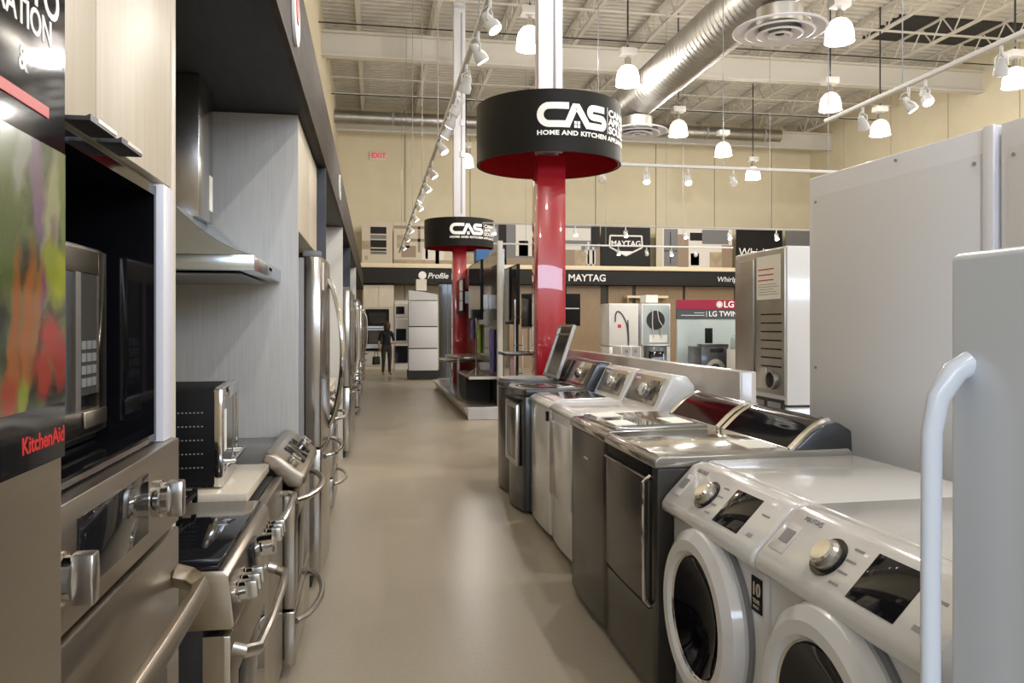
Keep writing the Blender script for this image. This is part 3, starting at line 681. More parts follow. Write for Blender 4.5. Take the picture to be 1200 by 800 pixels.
# ---- tall white partition panels behind the front-load machines
def partition(loc, rz, label, L, H):
    t = thing('partition_panel', label, 'partition', loc, rz, 'white partition panels')
    box('core', 'white_rim', t, 0, 0.0, 0, L, 0.10, H, 0.008)
    b = MB(); z = 0.09; b.box(0.035, -0.006, 0.1, L-0.06, 0.002, H-z); b.build('face_sheet', 'white_panel', t, 0.003)
    for (x, zz) in ((0.06, H-0.12), (L-0.085, H-0.12), (0.06, 1.3), (L*0.55, H-0.03)):
        MB().cyl((x, -0.010, zz), (x, -0.005, zz), 0.007, n=10).build('screw', 'plastic_grey', t)
    box('edge_channel', 'white_rim', t, L-0.045, -0.012, 0, L, 0.0, H, 0.003)
    return t
ya = R(-5.5)
partition((2.03, 3.46, 0), RIGHT + R(4.5), 'tall white partition panel directly behind the front-load washers', 1.055, 2.19)
partition((2.116, 2.393, 0), RIGHT + R(4.5), 'tall white partition panel partly hidden by the white refrigerator', 1.15, 2.19)

# ---- white refrigerator at the right edge
t = thing('upright_refrigerator', 'white upright refrigerator with curved white handle at the right edge', 'refrigerator', (0.925, 1.155, 0), RIGHT)
box('cabinet', 'white_cool', t, 0.0, 0.065, 0.04, 0.80, 0.72, 1.600, 0.008)
dr = box('door', 'white_cool', t, 0.0, 0.0, 0.06, 0.80, 0.06, 1.615, 0.014, 4)
MB().tube([(0.045,0.004,1.44),(0.042,-0.022,1.425),(0.036,-0.046,1.385),(0.033,-0.056,1.33),(0.033,-0.058,1.1),(0.033,-0.058,0.8),(0.033,-0.056,0.66),(0.036,-0.046,0.61),(0.042,-0.022,0.57),(0.045,0.004,0.555)], [0.020,0.0195,0.018,0.0165,0.0155,0.0155,0.0165,0.018,0.0195,0.020], 20, flat=0.8).build('handle', 'white_cool', dr)
box('toe_grille', 'plastic_grey', t, 0.02, 0.07, 0, 0.78, 0.6, 0.04)

# ---- stacked laundry pair seen from behind
def stacked(loc, rz, label, front_style):
    """back faces -y; x to the right as seen from behind"""
    t = thing('stacked_laundry', label, 'stacked laundry', loc, rz, 'stacked laundry pairs seen from behind')
    w_, d = 0.70, 0.80
    lo = box('washer_body', 'white', t, 0, 0.0, 0.03, w_, d, 0.985, 0.012)
    up = box('dryer_body', 'white', t, 0, 0.0, 1.0, w_, d, 1.985, 0.012)
    for x in (0.07, w_-0.07):
        for y in (0.1, d-0.1): MB().cyl((x,y,0),(x,y,0.035),0.025,n=10).build('foot', 'black_matte', t)
    return t
t = stacked((2.5, 5.21, 0), RIGHT, 'stacked laundry pair showing a grey metal back beside the white partition', 'steel')
bk = MB().box(0.012, -0.012, 1.06, 0.688, 0.004, 1.972).build('back_plate', 'galv', t, 0.004)
box('back_rib', 'galv', bk, 0.03, -0.022, 1.09, 0.30, -0.010, 1.93, 0.006)
box('back_seam', 'plastic_mid', bk, 0.305, -0.016, 1.30, 0.312, -0.010, 1.93)
lb = box('warning_label', 'paper', bk, 0.335, -0.0145, 1.66, 0.64, -0.0115, 1.94)
for i in range(3): box('label_stripe', 'print_red', lb, 0.355, -0.0155, 1.85-i*0.035, 0.56, -0.0142, 1.857-i*0.035)
for i in range(5): box('label_text', 'print_grey', lb, 0.355, -0.0155, 1.69+i*0.016, 0.62-0.03*(i % 3), -0.0142, 1.694+i*0.016)
for i in range(7): box('louver', 'black', bk, 0.40, -0.020, 1.23+i*0.055, 0.655, -0.011, 1.238+i*0.055, 0.002)
MB().lathe([(0.05,0.0),(0.062,0.0),(0.062,-0.03),(0.05,-0.03)], (0.56,-0.012,1.15), 'y', 24, closed=True).build('exhaust_collar', 'galv', bk)
MB().lathe([(0.001,0.0),(0.05,0.0),(0.05,-0.006),(0.001,-0.006)], (0.56,-0.012,1.15), 'y', 24).build('exhaust_hole', 'black_matte', bk)
box('access_cover', 'nickel', bk, 0.34, -0.02, 1.085, 0.47, -0.011, 1.225, 0.01)
lp = box('lower_back', 'black_matte', t, 0.03, -0.008, 0.30, 0.67, 0.004, 1.03)
for i in range(3): box('bay_cover', 'plastic_mid', lp, 0.06+i*0.21, -0.016, 0.9, 0.22+i*0.21, -0.007, 1.01, 0.006)
# ================================================================== left-hand kitchen row (front faces +X)
# ---- nearest refrigerator with a printed poster on its door
t = thing('refrigerator', 'stainless refrigerator at the left edge carrying a vegetable poster', 'refrigerator', (-0.30, -0.06, 0), LEFT)
box('cabinet', 'plastic_mid', t, 0.0, 0.07, 0.03, 0.905, 0.74, 1.88, 0.006)
box('door', 'steel', t, 0.0, 0.0, 0.75, 0.905, 0.068, 1.90, 0.010, 3)
box('freezer_drawer', 'steel', t, 0.0, 0.0, 0.05, 0.905, 0.068, 0.742, 0.010, 3)
MB().tube([(0.09,-0.005,0.85),(0.09,-0.05,0.88),(0.09,-0.06,1.3),(0.09,-0.05,1.72),(0.09,-0.005,1.75)], 0.012, 10).build('handle', 'chrome', t)
ps = thing('door_poster', 'glossy black poster with vegetables and white lettering on the refrigerator door', 'poster', (-0.299, -0.06, 0), LEFT)
box('sheet', 'black_gloss', ps, 0.42, -0.002, 1.372, 0.898, 0.0, 1.86)
box('picture', 'poster_veg', ps, 0.42, -0.0028, 1.425, 0.897, -0.0018, 1.665)
text('TO', 'print_white', ps, (0.884, -0.0013, 1.800), 0.050, 0.95, align='RIGHT', bold=0.0008)
text('RATION', 'print_white', ps, (0.866, -0.0013, 1.768), 0.034, 0.9, align='RIGHT', bold=0.0006)
text('&', 'print_white', ps, (0.812, -0.0013, 1.728), 0.030, 0.9, align='RIGHT', bold=0.0006)
box('red_band', 'print_red', ps, 0.60, -0.0034, 1.690, 0.856, -0.0022, 1.700)
text('KitchenAid', 'print_red', ps, (0.896, -0.0013, 1.394), 0.021, 1.0, align='RIGHT', bold=0.0004)

# ---- tall oven cabinet
CX = -0.42; CY0 = 0.86
t = thing('oven_cabinet', 'tall pale wood-grain oven cabinet with open black microwave niche', 'cabinet', (CX, CY0, 0), LEFT)
W = 0.93; D = 0.79
box('side_panel', 'laminate', t, 0.0, 0.0, 0, 0.02, D, 2.575)
box('side_panel', 'laminate', t, W-0.03, -0.004, 0, W, D, 2.575, 0.001)
box('back_panel', 'laminate', t, 0.02, D-0.015, 0, W-0.03, D, 2.575)
box('shelf', 'laminate', t, 0.02, 0.022, 1.775, W-0.03, D-0.02, 1.79); box('shelf', 'laminate', t, 0.02, 0.022, 0.53, W-0.03, D-0.02, 0.548)
for x0, x1, hx in ((0.022, 0.445, 0.315), (0.449, W-0.032, 0.452)):
    dr = box('door', 'laminate', t, x0, -0.001, 1.787, x1, 0.019, 2.572, 0.001)
    h = MB(); h.prism([(0.0,1.781),(-0.036,1.781),(-0.036,1.790),(-0.030,1.787),(0.0,1.787)], 'x', hx, hx+0.11); h.build('handle', 'graphite', dr)
    box('handle_tip', 'nickel', dr, hx+0.03, -0.037, 1.785, hx+0.11, -0.030, 1.791)
lo = box('drawer_front', 'laminate', t, 0.022, -0.001, 0.10, W-0.032, 0.019, 0.525, 0.001)
box('toe_kick', 'black_matte', t, 0.02, 0.06, 0, W-0.03, 0.075, 0.098)
nb = MB()   # niche liner, open towards the aisle
nb.box(0.02, 0.02, 1.27, 0.035, 0.44, 1.774); nb.box(0.80, 0.006, 1.27, 0.815, 0.44, 1.774)
nb.box(0.035, 0.006, 1.755, 0.80, 0.44, 1.774); nb.box(0.035, 0.006, 1.270, 0.80, 0.44, 1.285); nb.box(0.035, 0.43, 1.285, 0.80, 0.44, 1.755)
nb.build('niche_liner', 'black_gloss', t)
box('niche_frame', 'white_rim', t, 0.815, -0.008, 1.267, W-0.034, 0.03, 1.779, 0.001)
# microwave in the niche
t = thing('built_in_microwave', 'stainless microwave with black glass sitting in the cabinet niche', 'microwave', (-0.50, 1.02, 1.305), LEFT)
box('case', 'black', t, 0.0, 0.02, -0.017, 0.60, 0.33, 0.325)
MB().ring_frame(0.0, 0.0, 0.60, 0.33, 0.045, 0.0, 0.03).build('front_trim', 'steel', t, 0.004)
box('door_glass', 'glass_dark', t, 0.045, 0.004, 0.045, 0.43, 0.02, 0.285)
box('control_panel', 'glass_grey', t, 0.455, 0.002, 0.07, 0.555, 0.02, 0.285)
box('divider', 'nickel', t, 0.43, -0.003, 0.045, 0.455, 0.02, 0.285)
box('open_button', 'steel', t, 0.47, -0.005, 0.012, 0.585, 0.0, 0.042, 0.003)
for i in range(4):
    for j in range(3): box('key', 'plastic_mid', t, 0.47+j*0.026, 0.0005, 0.085+i*0.022, 0.49+j*0.026, 0.002, 0.10+i*0.022)
# wall oven
t = thing('wall_oven', 'stainless wall oven with two big knobs below the microwave niche', 'oven', (CX, 0.905, 0), LEFT)
box('case', 'plastic_mid', t, 0.0, 0.02, 0.552, 0.835, 0.62, 1.262)
cp = box('control_panel', 'steel', t, 0.0, -0.022, 1.095, 0.835, 0.018, 1.266, 0.003)
box('display', 'glass_dark', cp, 0.262, -0.0245, 1.128, 0.60, -0.021, 1.236, 0.001)
def oven_knob(x, z, y0, r, par, L=0.05):
    k = MB(); k.tube([(x,y0,z),(x,y0-0.014,z),(x,y0-0.016,z),(x,y0-L*0.55,z)], [r*1.1,r*1.1,r*0.95,r*0.9], 24); o = k.build('knob', 'chrome', par)
    g = MB(); g.prism([(x-r*0.92,z-r*0.62),(x+r*0.92,z-r*0.62),(x+r*0.92,z+r*0.62),(x-r*0.92,z+r*0.62)] if False else [(x-r*0.38,z-r*1.05),(x+r*0.38,z-r*1.05),(x+r*0.5,z),(x+r*0.38,z+r*1.05),(x-r*0.38,z+r*1.05),(x-r*0.5,z)], 'y', y0-L*1.05, y0-L*0.5); g.build('knob_grip', 'nickel', o, 0.003)
oven_knob(0.175, 1.18, -0.022, 0.031, cp); oven_knob(0.645, 1.18, -0.022, 0.031, cp)
dr = box('oven_door', 'steel', t, 0.0, -0.022, 0.56, 0.835, 0.018, 1.083, 0.004)
box('oven_window', 'glass_dark', dr, 0.10, -0.0235, 0.62, 0.735, -0.02, 0.90, 0.001)
h = MB(); h.tube([(0.05,-0.022,0.995),(0.05,-0.055,0.985),(0.085,-0.082,0.978),(0.20,-0.086,0.978),(0.42,-0.088,0.978),(0.63,-0.086,0.978),(0.755,-0.082,0.978),(0.79,-0.055,0.985),(0.79,-0.022,0.995)], 0.026, 4, flat=0.75); h.build('handle', 'steel', dr, 0.004)

# ---- ranges
def range_gas(loc, label):
    t = thing('gas_range', label, 'range', loc, LEFT)
    w_, d = 0.76, 0.70
    box('body', 'black_matte', t, 0.004, 0.02, 0.06, w_-0.004, d, 0.885)
    for x0, x1 in ((0.0, 0.012), (w_-0.012, w_)): box('side_trim', 'steel', t, x0, -0.03, 0.10, x1, 0.02, 0.72)
    MB().prism([(-0.050,0.735),(-0.056,0.748),(-0.042,0.868),(-0.030,0.884),(0.085,0.886),(0.085,0.735)], 'x', 0.0, w_).build('control_panel', 'steel', t, 0.004)
    P = slope((-0.055,0.755),(-0.040,0.868))
    for x in (0.055, 0.115, 0.175, 0.595, 0.65, 0.705):
        k = MB(); k.tube([P(x,0.5,0), P(x,0.5,0.012), P(x,0.5,0.014), P(x,0.5,0.03)], [0.027,0.027,0.023,0.022], 20); o = k.build('knob', 'chrome', t)
        k = MB(); vs = []
        for (o_, s) in ((0.028, 0.0245), (0.058, 0.021)):
            for (a, b) in ((-0.35,-1),(0.35,-1),(0.35,1),(-0.35,1)): vs.append(P(x + a*s*1.25, 0.5 + b*s/P.L, o_))
        k._add(vs, [(0,3,2,1),(4,5,6,7),(0,1,5,4),(1,2,6,5),(2,3,7,6),(3,0,4,7)]); k.build('knob_grip', 'nickel', o, 0.003)
    slab(P, 0.29, 0.43, 0.08, 0.92, -0.002, 0.012, 'display', 'glass_dark', t, 0.003)
    k = MB(); k.tube([P(0.485,0.5,0), P(0.485,0.5,0.045), P(0.485,0.5,0.05)], [0.033,0.031,0.026], 24); o = k.build('knob', 'chrome', t)
    MB().prism([(-0.018,0.8865),(-0.014,0.896),(d-0.046,0.900),(d-0.046,0.8865)], 'x', 0.004, w_-0.004).build('cooktop', 'black_gloss', t, 0.002)
    for i in range(3):
        x0 = 0.04 + i*0.235; g = MB()
        for (a, b, c, e) in ((x0,0.19,x0+0.21,0.19),(x0,0.62,x0+0.21,0.62),(x0,0.19,x0,0.62),(x0+0.21,0.19,x0+0.21,0.62),(x0+0.105,0.19,x0+0.105,0.62),(x0,0.40,x0+0.21,0.40)):
            g.box(min(a,c)-0.007, min(b,e)-0.007, 0.928, max(a,c)+0.007, max(b,e)+0.007, 0.944)
        for a in (x0, x0+0.21):
            for b in (0.19, 0.62): g.box(a-0.008, b-0.008, 0.904, a+0.008, b+0.008, 0.952)
        g.build('grate', 'black', t, 0.002)
        for yy in (0.29, 0.51): MB().lathe([(0.05,0.0),(0.05,0.012),(0.035,0.018),(0.001,0.018)], (x0+0.105, yy, 0.903), 'z', 20).build('burner', 'nickel' if i == 0 else 'black', t)
    box('rear_trim', 'steel', t, 0.0, d-0.045, 0.86, w_, d, 0.925, 0.003)
    dr = box('oven_door', 'steel', t, 0.012, -0.045, 0.20, w_-0.012, 0.018, 0.715, 0.005)
    box('oven_window', 'glass_dark', dr, 0.13, -0.0465, 0.29, w_-0.13, -0.043, 0.58, 0.001)
    box('paper_tag', 'paper', dr, 0.10, -0.0475, 0.36, 0.17, -0.0455, 0.52)
    h = MB(); h.tube([(0.035,-0.045,0.675),(0.035,-0.075,0.665),(0.065,-0.105,0.66),(0.25,-0.112,0.66),(0.51,-0.112,0.66),(0.695,-0.105,0.66),(0.725,-0.075,0.665),(0.725,-0.045,0.675)], 0.018, 10, flat=0.75); h.build('handle', 'nickel', dr)
    box('drawer', 'steel', t, 0.012, -0.04, 0.05, w_-0.012, 0.018, 0.19, 0.004)
    return t
range_gas((-0.40, 2.08, 0), 'stainless gas range with row of chrome knobs beside the oven cabinet')
def range_glass(loc, label):
    t = thing('electric_range', label, 'range', loc, LEFT)
    w_, d = 0.76, 0.72
    box('body', 'black', t, 0.004, 0.02, 0.06, w_-0.004, d, 0.905)
    MB().prism([(0.06,0.905),(0.06,0.924),(d,0.924),(d,0.905)], 'x', -0.008, w_+0.008).build('cooktop', 'glass_grey', t, 0.002)
    MB().prism([(-0.075,0.815),(-0.09,0.835),(-0.085,0.865),(0.03,0.955),(0.075,0.965),(0.085,0.925),(0.03,0.86),(-0.02,0.815)], 'x', 0.0, w_).build('control_panel', 'steel', t, 0.012, 3)
    P = slope((-0.085,0.868),(0.03,0.957))
    for x in (0.07, 0.14, 0.62, 0.69):
        k = MB(); k.tube([P(x,0.45,0), P(x,0.45,0.02), P(x,0.45,0.023)], [0.027,0.025,0.02], 20); k.build('knob', 'chrome', t)
    slab(P, 0.22, 0.54, 0.15, 0.9, 0.0, 0.004, 'display', 'glass_dark', t, 0.002)
    dr = box('oven_door', 'steel_v', t, 0.01, -0.05, 0.30, w_-0.01, 0.018, 0.795, 0.008)
    box('oven_window', 'glass_dark', dr, 0.12, -0.0515, 0.37, w_-0.12, -0.048, 0.66, 0.001)
    def bow(z, o, L0, L1):
        pts = []
        for i in range(13):
            u = i/12; pts.append((L0+(L1-L0)*u, -0.05 - o*math.sin(math.pi*u)**0.6, z))
        return pts
    MB().tube(bow(0.755, 0.085, 0.03, w_-0.03), 0.014, 10).build('handle', 'nickel', dr)
    dw = box('drawer', 'steel_v', t, 0.01, -0.05, 0.06, w_-0.01, 0.018, 0.29, 0.008)
    MB().tube(bow(0.245, 0.085, 0.03, w_-0.03), 0.014, 10).build('handle', 'nickel', dw)
    box('foot', 'black_matte', t, 0.03, 0.03, 0, 0.09, 0.09, 0.06); box('foot', 'black_matte', t, w_-0.09, 0.03, 0, w_-0.03, 0.09, 0.06)
    return t
range_glass((-0.375, 3.44, 0), 'slide-in glass-top range with curved handles below the range hood')
# ---- dishwasher, worktop and cabinet between the ranges
t = thing('dishwasher', 'stainless dishwasher under the cream worktop between the two ranges', 'dishwasher', (-0.395, 2.86, 0), LEFT)
box('tub', 'black_matte', t, 0.005, 0.02, 0.0, 0.565, 0.6, 0.87)
dr = box('door', 'steel', t, 0.0, -0.02, 0.07, 0.57, 0.018, 0.865, 0.005)
MB().tube([(0.03,-0.02,0.80),(0.03,-0.05,0.80),(0.055,-0.072,0.80),(0.285,-0.078,0.80),(0.515,-0.072,0.80),(0.54,-0.05,0.80),(0.54,-0.02,0.80)], 0.0125, 10).build('handle', 'nickel', dr)
tag(MB().box(-1.21, 2.85, 0.885, -0.43, 3.435, 0.92).build('worktop', 'counter', bevel=0.004), 'cream worktop carrying the black countertop microwave', 'worktop')
# ---- countertop microwave
t = thing('countertop_microwave', 'black countertop microwave with chrome front on the cream worktop', 'microwave', (-0.525, 2.93, 0.9215), LEFT + R(3))
box('case', 'black', t, 0.0, 0.022, 0.012, 0.51, 0.42, 0.345, 0.006)
MB().ring_frame(0.0, 0.005, 0.51, 0.35, 0.05, 0.0, 0.03).build('front_trim', 'chrome', t, 0.004)
box('door_glass', 'glass_grey', t, 0.05, 0.006, 0.055, 0.36, 0.024, 0.30); box('control_panel', 'steel_v', t, 0.36, 0.004, 0.055, 0.46, 0.024, 0.30)
box('paper_tag', 'paper', t, 0.07, 0.002, 0.12, 0.13, 0.005, 0.27)
MB().tube([(0.07,0.004,0.085),(0.07,-0.03,0.085),(0.35,-0.034,0.085),(0.35,0.004,0.085)], 0.008, 8).build('handle', 'chrome', t)
for j in range(5):
    v = MB()
    for i in range(11): v.box(-0.0015, 0.065+i*0.013, 0.075+j*0.048, 0.0005, 0.071+i*0.013, 0.079+j*0.048)
    v.build('vent_row', 'plastic_grey', t)
for x in (0.04, 0.47):
    for y in (0.06, 0.38): MB().cyl((x,y,0),(x,y,0.013),0.014,n=8).build('foot', 'black_matte', t)
# ---- hood
t = thing('range_hood', 'curved stainless chimney hood above the glass-top range', 'range hood', (-0.47, 3.28, 0), LEFT)
w_ = 0.92; dp = 0.74
prof = [(0.0, 1.775)]
for i in range(1, 11):
    u = i/10; prof.append((0.30*u, 1.775 + 0.195*(0.35*u + 0.65*u*u)))
prof += [(dp, 1.97), (dp, 1.775)]
MB().prism(prof, 'x', 0.0, w_).build('canopy', 'steel_hood', t, 0.0015, 1)
box('canopy_lip', 'steel_hood', t, 0, -0.002, 1.715, w_, dp, 1.7755, 0.002)
box('control_strip', 'chrome', t, 0.36, -0.002, 1.72, 0.56, 0.003, 1.76)
box('grease_filter', 'plastic_mid', t, 0.06, 0.06, 1.698, w_-0.06, dp-0.05, 1.706)
box('chimney', 'steel_v', t, 0.31, 0.27, 1.965, w_-0.31, dp, 2.578, 0.003)
box('paper_tag', 'paper', t, w_-0.40, 0.267, 2.02, w_-0.33, 0.2695, 2.18)
# ---- fridge bay
tag(box('kitchen_divider', 'laminate_grey', None, WX0+0.012, 4.215, 0, -0.385, 4.25, 2.577, 0.001), 'tall grey wood-grain end panel behind the range hood', 'panel')
t = thing('upper_cabinet', 'pale wood-grain cabinet above the French door refrigerator', 'cabinet', (-0.385, 4.255, 0), LEFT)
box('carcass', 'laminate', t, 0.0, 0.02, 1.99, 1.33, 0.80, 2.575); box('door', 'laminate', t, 0.002, 0.0, 1.985, 0.664, 0.019, 2.572, 0.001); box('door', 'laminate', t, 0.668, 0.0, 1.985, 1.33, 0.019, 2.572, 0.001)
tag(box('kitchen_divider', 'navy', None, WX0+0.012, 5.60, 0, -0.325, 5.64, 2.577, 0.001), 'dark navy end panel beyond the French door refrigerator', 'panel')
tag(box('kitchen_divider', 'white_matte', None, WX0+0.012, 8.98, 0, -0.34, 9.02, 2.577, 0.001), 'white end panel beyond the French door refrigerator', 'panel')
tag(box('kitchen_divider', 'navy', None, WX0+0.012, 11.3, 0, -0.325, 11.34, 2.577, 0.001), 'narrow dark end panel far along the left row', 'panel')
tag(box('kitchen_divider', 'laminate_grey', None, WX0+0.012, 15.2, 0, -0.33, 15.24, 2.577, 0.001), 'most distant pale grey end panel of the left row', 'panel')
def french_fridge(loc, label, sticker=True, bar=False):
    t = thing('french_door_refrigerator', label, 'refrigerator', loc, LEFT, 'stainless refrigerators of the left row')
    w_, d, h = 0.92, 0.80, 1.90
    box('cabinet', 'plastic_grey', t, 0.006, 0.09, 0.03, w_-0.006, d, h-0.02, 0.004)
    for i in range(2):
        x0 = i*w_/2 + 0.002; x1 = (i+1)*w_/2 - 0.002; pl = []
        for k in range(9):
            x = x0 + (x1-x0)*k/8; u = 2*x/w_-1; pl.append((x, -0.022*(1-u*u)))
        dr = MB().prism(pl + [(x1, 0.085), (x0, 0.085)], 'z', 0.80, h-0.012).build('door', 'steel_v', t, 0.006)
        hx = w_/2 - 0.05 if i == 0 else w_/2 + 0.05
        pts = []
        for k in range(15):
            u = k/14; pts.append((hx + (0 if bar else (-1 if i == 0 else 1)*(-0.025+0.06*math.sin(math.pi*u))), -0.022 - (0.062 if bar else 0.085)*math.sin(math.pi*u)**(0.35 if bar else 0.75), 0.86 + 0.92*u))
        MB().tube(pts, 0.014, 10).build('handle', 'chrome', dr)
        box('hinge_cover', 'plastic_mid', t, 0.02 if i == 0 else w_-0.12, 0.0, h-0.012, 0.12 if i == 0 else w_-0.02, 0.10, h+0.022, 0.006)
    pl = []
    for k in range(13):
        x = 0.002 + (w_-0.004)*k/12; u = 2*x/w_-1; pl.append((x, -0.022*(1-u*u)))
    fz = MB().prism(pl + [(w_-0.002, 0.085), (0.002, 0.085)], 'z', 0.07, 0.788).build('freezer_drawer', 'steel_v', t, 0.006)
    pts = []
    for k in range(15):
        u = k/14; pts.append((0.08 + (w_-0.16)*u, -0.018 - 0.085*math.sin(math.pi*u)**0.6, 0.735))
    MB().tube(pts, 0.014, 10).build('handle', 'chrome', fz)
    box('toe_grille', 'black_matte', t, 0.02, 0.05, 0, w_-0.02, 0.12, 0.068)
    if sticker: box('energy_label', 'paper', t, 0.08, -0.012, 1.70, 0.14, -0.0065, 1.86)
    return t
french_fridge((-0.30, 4.64, 0), 'large stainless French door refrigerator with bowed chrome handles')
# items farther along the left row
range_glass((-0.36, 6.35, 0), 'stainless range just beyond the French door refrigerator')
french_fridge((-0.27, 9.12, 0), 'stainless refrigerator beside the white end panel', False, True)
french_fridge((-0.27, 10.2, 0), 'second stainless refrigerator beyond the white end panel', False, True)
range_glass((-0.33, 11.6, 0), 'distant stainless range beyond the two refrigerators by the white panel')
french_fridge((-0.25, 13.4, 0), 'distant stainless refrigerator halfway down the left row', False, True)
french_fridge((-0.25, 16.6, 0), 'farthest but one stainless refrigerator in the left row', False, True)
french_fridge((-0.25, 20.5, 0), 'farthest stainless refrigerator in the left row', False, True)
for (y0, y1, m, lab) in ((7.2, 8.97, 'laminate', 'pale wall cabinet before the white end panel'), (11.4, 13.3, 'laminate', 'pale wall cabinet beyond the second refrigerator pair'), (17.6, 20.4, 'laminate', 'farthest pale wall cabinet in the left row')):
    t = thing('wall_cabinet', lab, 'cabinet', (-0.70, y0, 0), LEFT)
    box('carcass', m, t, 0, 0.02, 1.55, y1-y0, 0.5, 2.575); k = 3
    for i in range(k): box('door', m, t, (y1-y0)*i/k+0.003, 0, 1.55, (y1-y0)*(i+1)/k-0.003, 0.019, 2.57)
t = thing('base_cabinet', 'base cabinet with pale worktop before the white end panel', 'cabinet', (-0.42, 7.2, 0), LEFT)
box('carcass', 'laminate', t, 0, 0.02, 0.08, 1.75, 0.78, 0.88); box('worktop', 'counter', t, 0, -0.02, 0.88, 1.75, 0.78, 0.92, 0.003)
for i in range(3): box('door', 'laminate', t, 0.583*i+0.003, 0, 0.1, 0.583*(i+1)-0.003, 0.019, 0.87)
# little blade signs on the dark header
for (y, z, lab) in ((3.35, 2.76, 'round red and white plaque on the dark header near the top'), (7.6, 2.78, 'small white oval plaque on the dark header beyond the cabinet bay')):
    t = thing('header_plaque', lab, 'sign', (-0.319, y, z), LEFT)
    MB().lathe([(0.001,0),(0.12,0),(0.12,-0.012),(0.001,-0.012)], (0,0,0), 'y', 28, sx=1.0).build('disc', 'print_white', t)
    MB().lathe([(0.001,-0.0125),(0.065,-0.0125),(0.065,-0.015),(0.001,-0.015)], (0,0,0.03), 'y', 24).build('red_emblem', 'print_red' if y < 5 else 'print_grey', t)
# ================================================================== middle and far end of the store
def fx(px, Y): return Y*math.tan(math.atan((px-600)/930.0) + YAW)
def fz(py, X, Y): return EYE + (380-py)*(X*math.sin(YAW)+Y*math.cos(YAW))/930.0
def fbox(name, m, par, px0, px1, py0, py1, Y0, Y1, bevel=0.0):
    """a block whose front stands at distance Y0"""
    x0, x1 = fx(px0, Y0), fx(px1, Y0); xm = (x0+x1)/2
    return box(name, m, par, x0, Y0, fz(py1, xm, Y0), x1, Y1, fz(py0, xm, Y0), bevel)
# ---- dark header and ledge along the far displays
FY = 26.3
hd = thing('trim_2', 'dark header with pale ledge along the far displays', 'header'); del hd['category']; hd['kind'] = 'structure'
x0, x1 = WX0+0.02, 15.0
box('header_board', 'soffit', hd, x0, FY, 2.86, x1, 27.9, 3.36); box('ledge', 'tan_strip', hd, x0, FY-0.06, 3.36, x1, 27.9, 3.50, 0.005)
text('MAYTAG', 'print_white', hd, (fx(688, FY), FY-0.012, 3.08), 0.33, 1.0, bold=0.006)
text('Profile', 'print_white', hd, (fx(513, FY), FY-0.012, 3.1), 0.26, 1.0, shear=0.25, bold=0.004)
MB().lathe([(0.001,0),(0.13,0),(0.13,-0.015),(0.001,-0.015)], (fx(500, FY)-0.14, FY, 3.12), 'y', 20).build('emblem', 'print_white', hd)
text('Whirlpool', 'print_white', hd, (fx(857, FY), FY-0.012, 3.08), 0.26, 1.0, shear=0.15)
# ---- wall graphics standing on the ledge
GY = 26.9; Z0, Z1 = 3.502, 4.93
def graphic(px0, px1, board, label, shapes):
    t = thing('wall_graphic', label, 'poster', (0, GY, 0), 0, 'large graphics on the far ledge')
    a, b = fx(px0, GY), fx(px1, GY); box('board', board, t, a, 0, Z0, b, 0.04, Z1)
    for (u0, u1, v0, v1, m) in shapes:
        box('printed_shape', m, t, a+(b-a)*u0, -0.006, Z0+(Z1-Z0)*v0, a+(b-a)*u1, 0.001, Z0+(Z1-Z0)*v1)
    return t, a, b
mat('ph_cream', (0.52, 0.46, 0.36), 0.5); mat('ph_brown', (0.26, 0.19, 0.13), 0.5); mat('ph_dark', (0.014, 0.013, 0.013), 0.5, spec=0.2); mat('ph_grey', (0.15, 0.15, 0.155), 0.5)
mat('ph_white', (0.62, 0.59, 0.54), 0.5); mat('ph_tan', (0.42, 0.33, 0.22), 0.5, noise=(4, 0.3)); mat('ph_wood', (0.19, 0.13, 0.09), 0.5)
graphic(424, 460, 'ph_cream', 'pale wall graphic with a dark striped oven picture', [(0.0,0.3,0.35,0.55,'ph_tan'),(0.28,0.80,0.72,0.88,'ph_dark'),(0.28,0.80,0.60,0.69,'ph_grey'),(0.28,0.80,0.40,0.57,'ph_dark'),(0.28,0.80,0.32,0.37,'ph_dark'),(0.28,0.80,0.24,0.30,'ph_grey'),(0.34,0.74,0.28,0.29,'ph_dark'),(0.1,0.2,0.1,0.2,'ph_tan')])
graphic(461.5, 535, 'ph_cream', 'pale kitchen wall graphic with counter and stools behind the far drum sign', [(0.0,0.55,0.85,0.92,'ph_brown'),(0.05,0.25,0.4,0.7,'ph_tan'),(0.22,0.5,0.55,0.62,'ph_brown'),(0.12,0.35,0.18,0.45,'ph_brown'),(0.38,0.42,0.3,0.9,'ph_brown'),(0.0,1.0,0.0,0.12,'ph_tan'),(0.45,0.8,0.12,0.42,'ph_white'),(0.5,0.54,0.15,0.6,'ph_grey'),(0.66,0.72,0.0,0.35,'ph_tan')])
graphic(536, 628, 'ph_grey', 'grey kitchen wall graphic left of the red column', [(0.0,0.42,0.5,1.0,'ph_dark'),(0.52,0.62,0.0,1.0,'ph_dark'),(0.62,0.72,0.2,1.0,'ph_grey'),(0.74,1.0,0.25,1.0,'ph_white'),(0.78,0.9,0.2,0.62,'ph_grey'),(0.80,0.88,0.35,0.55,'ph_dark'),(0.52,1.0,0.0,0.2,'ph_brown'),(0.0,0.42,0.0,0.3,'ph_tan')])
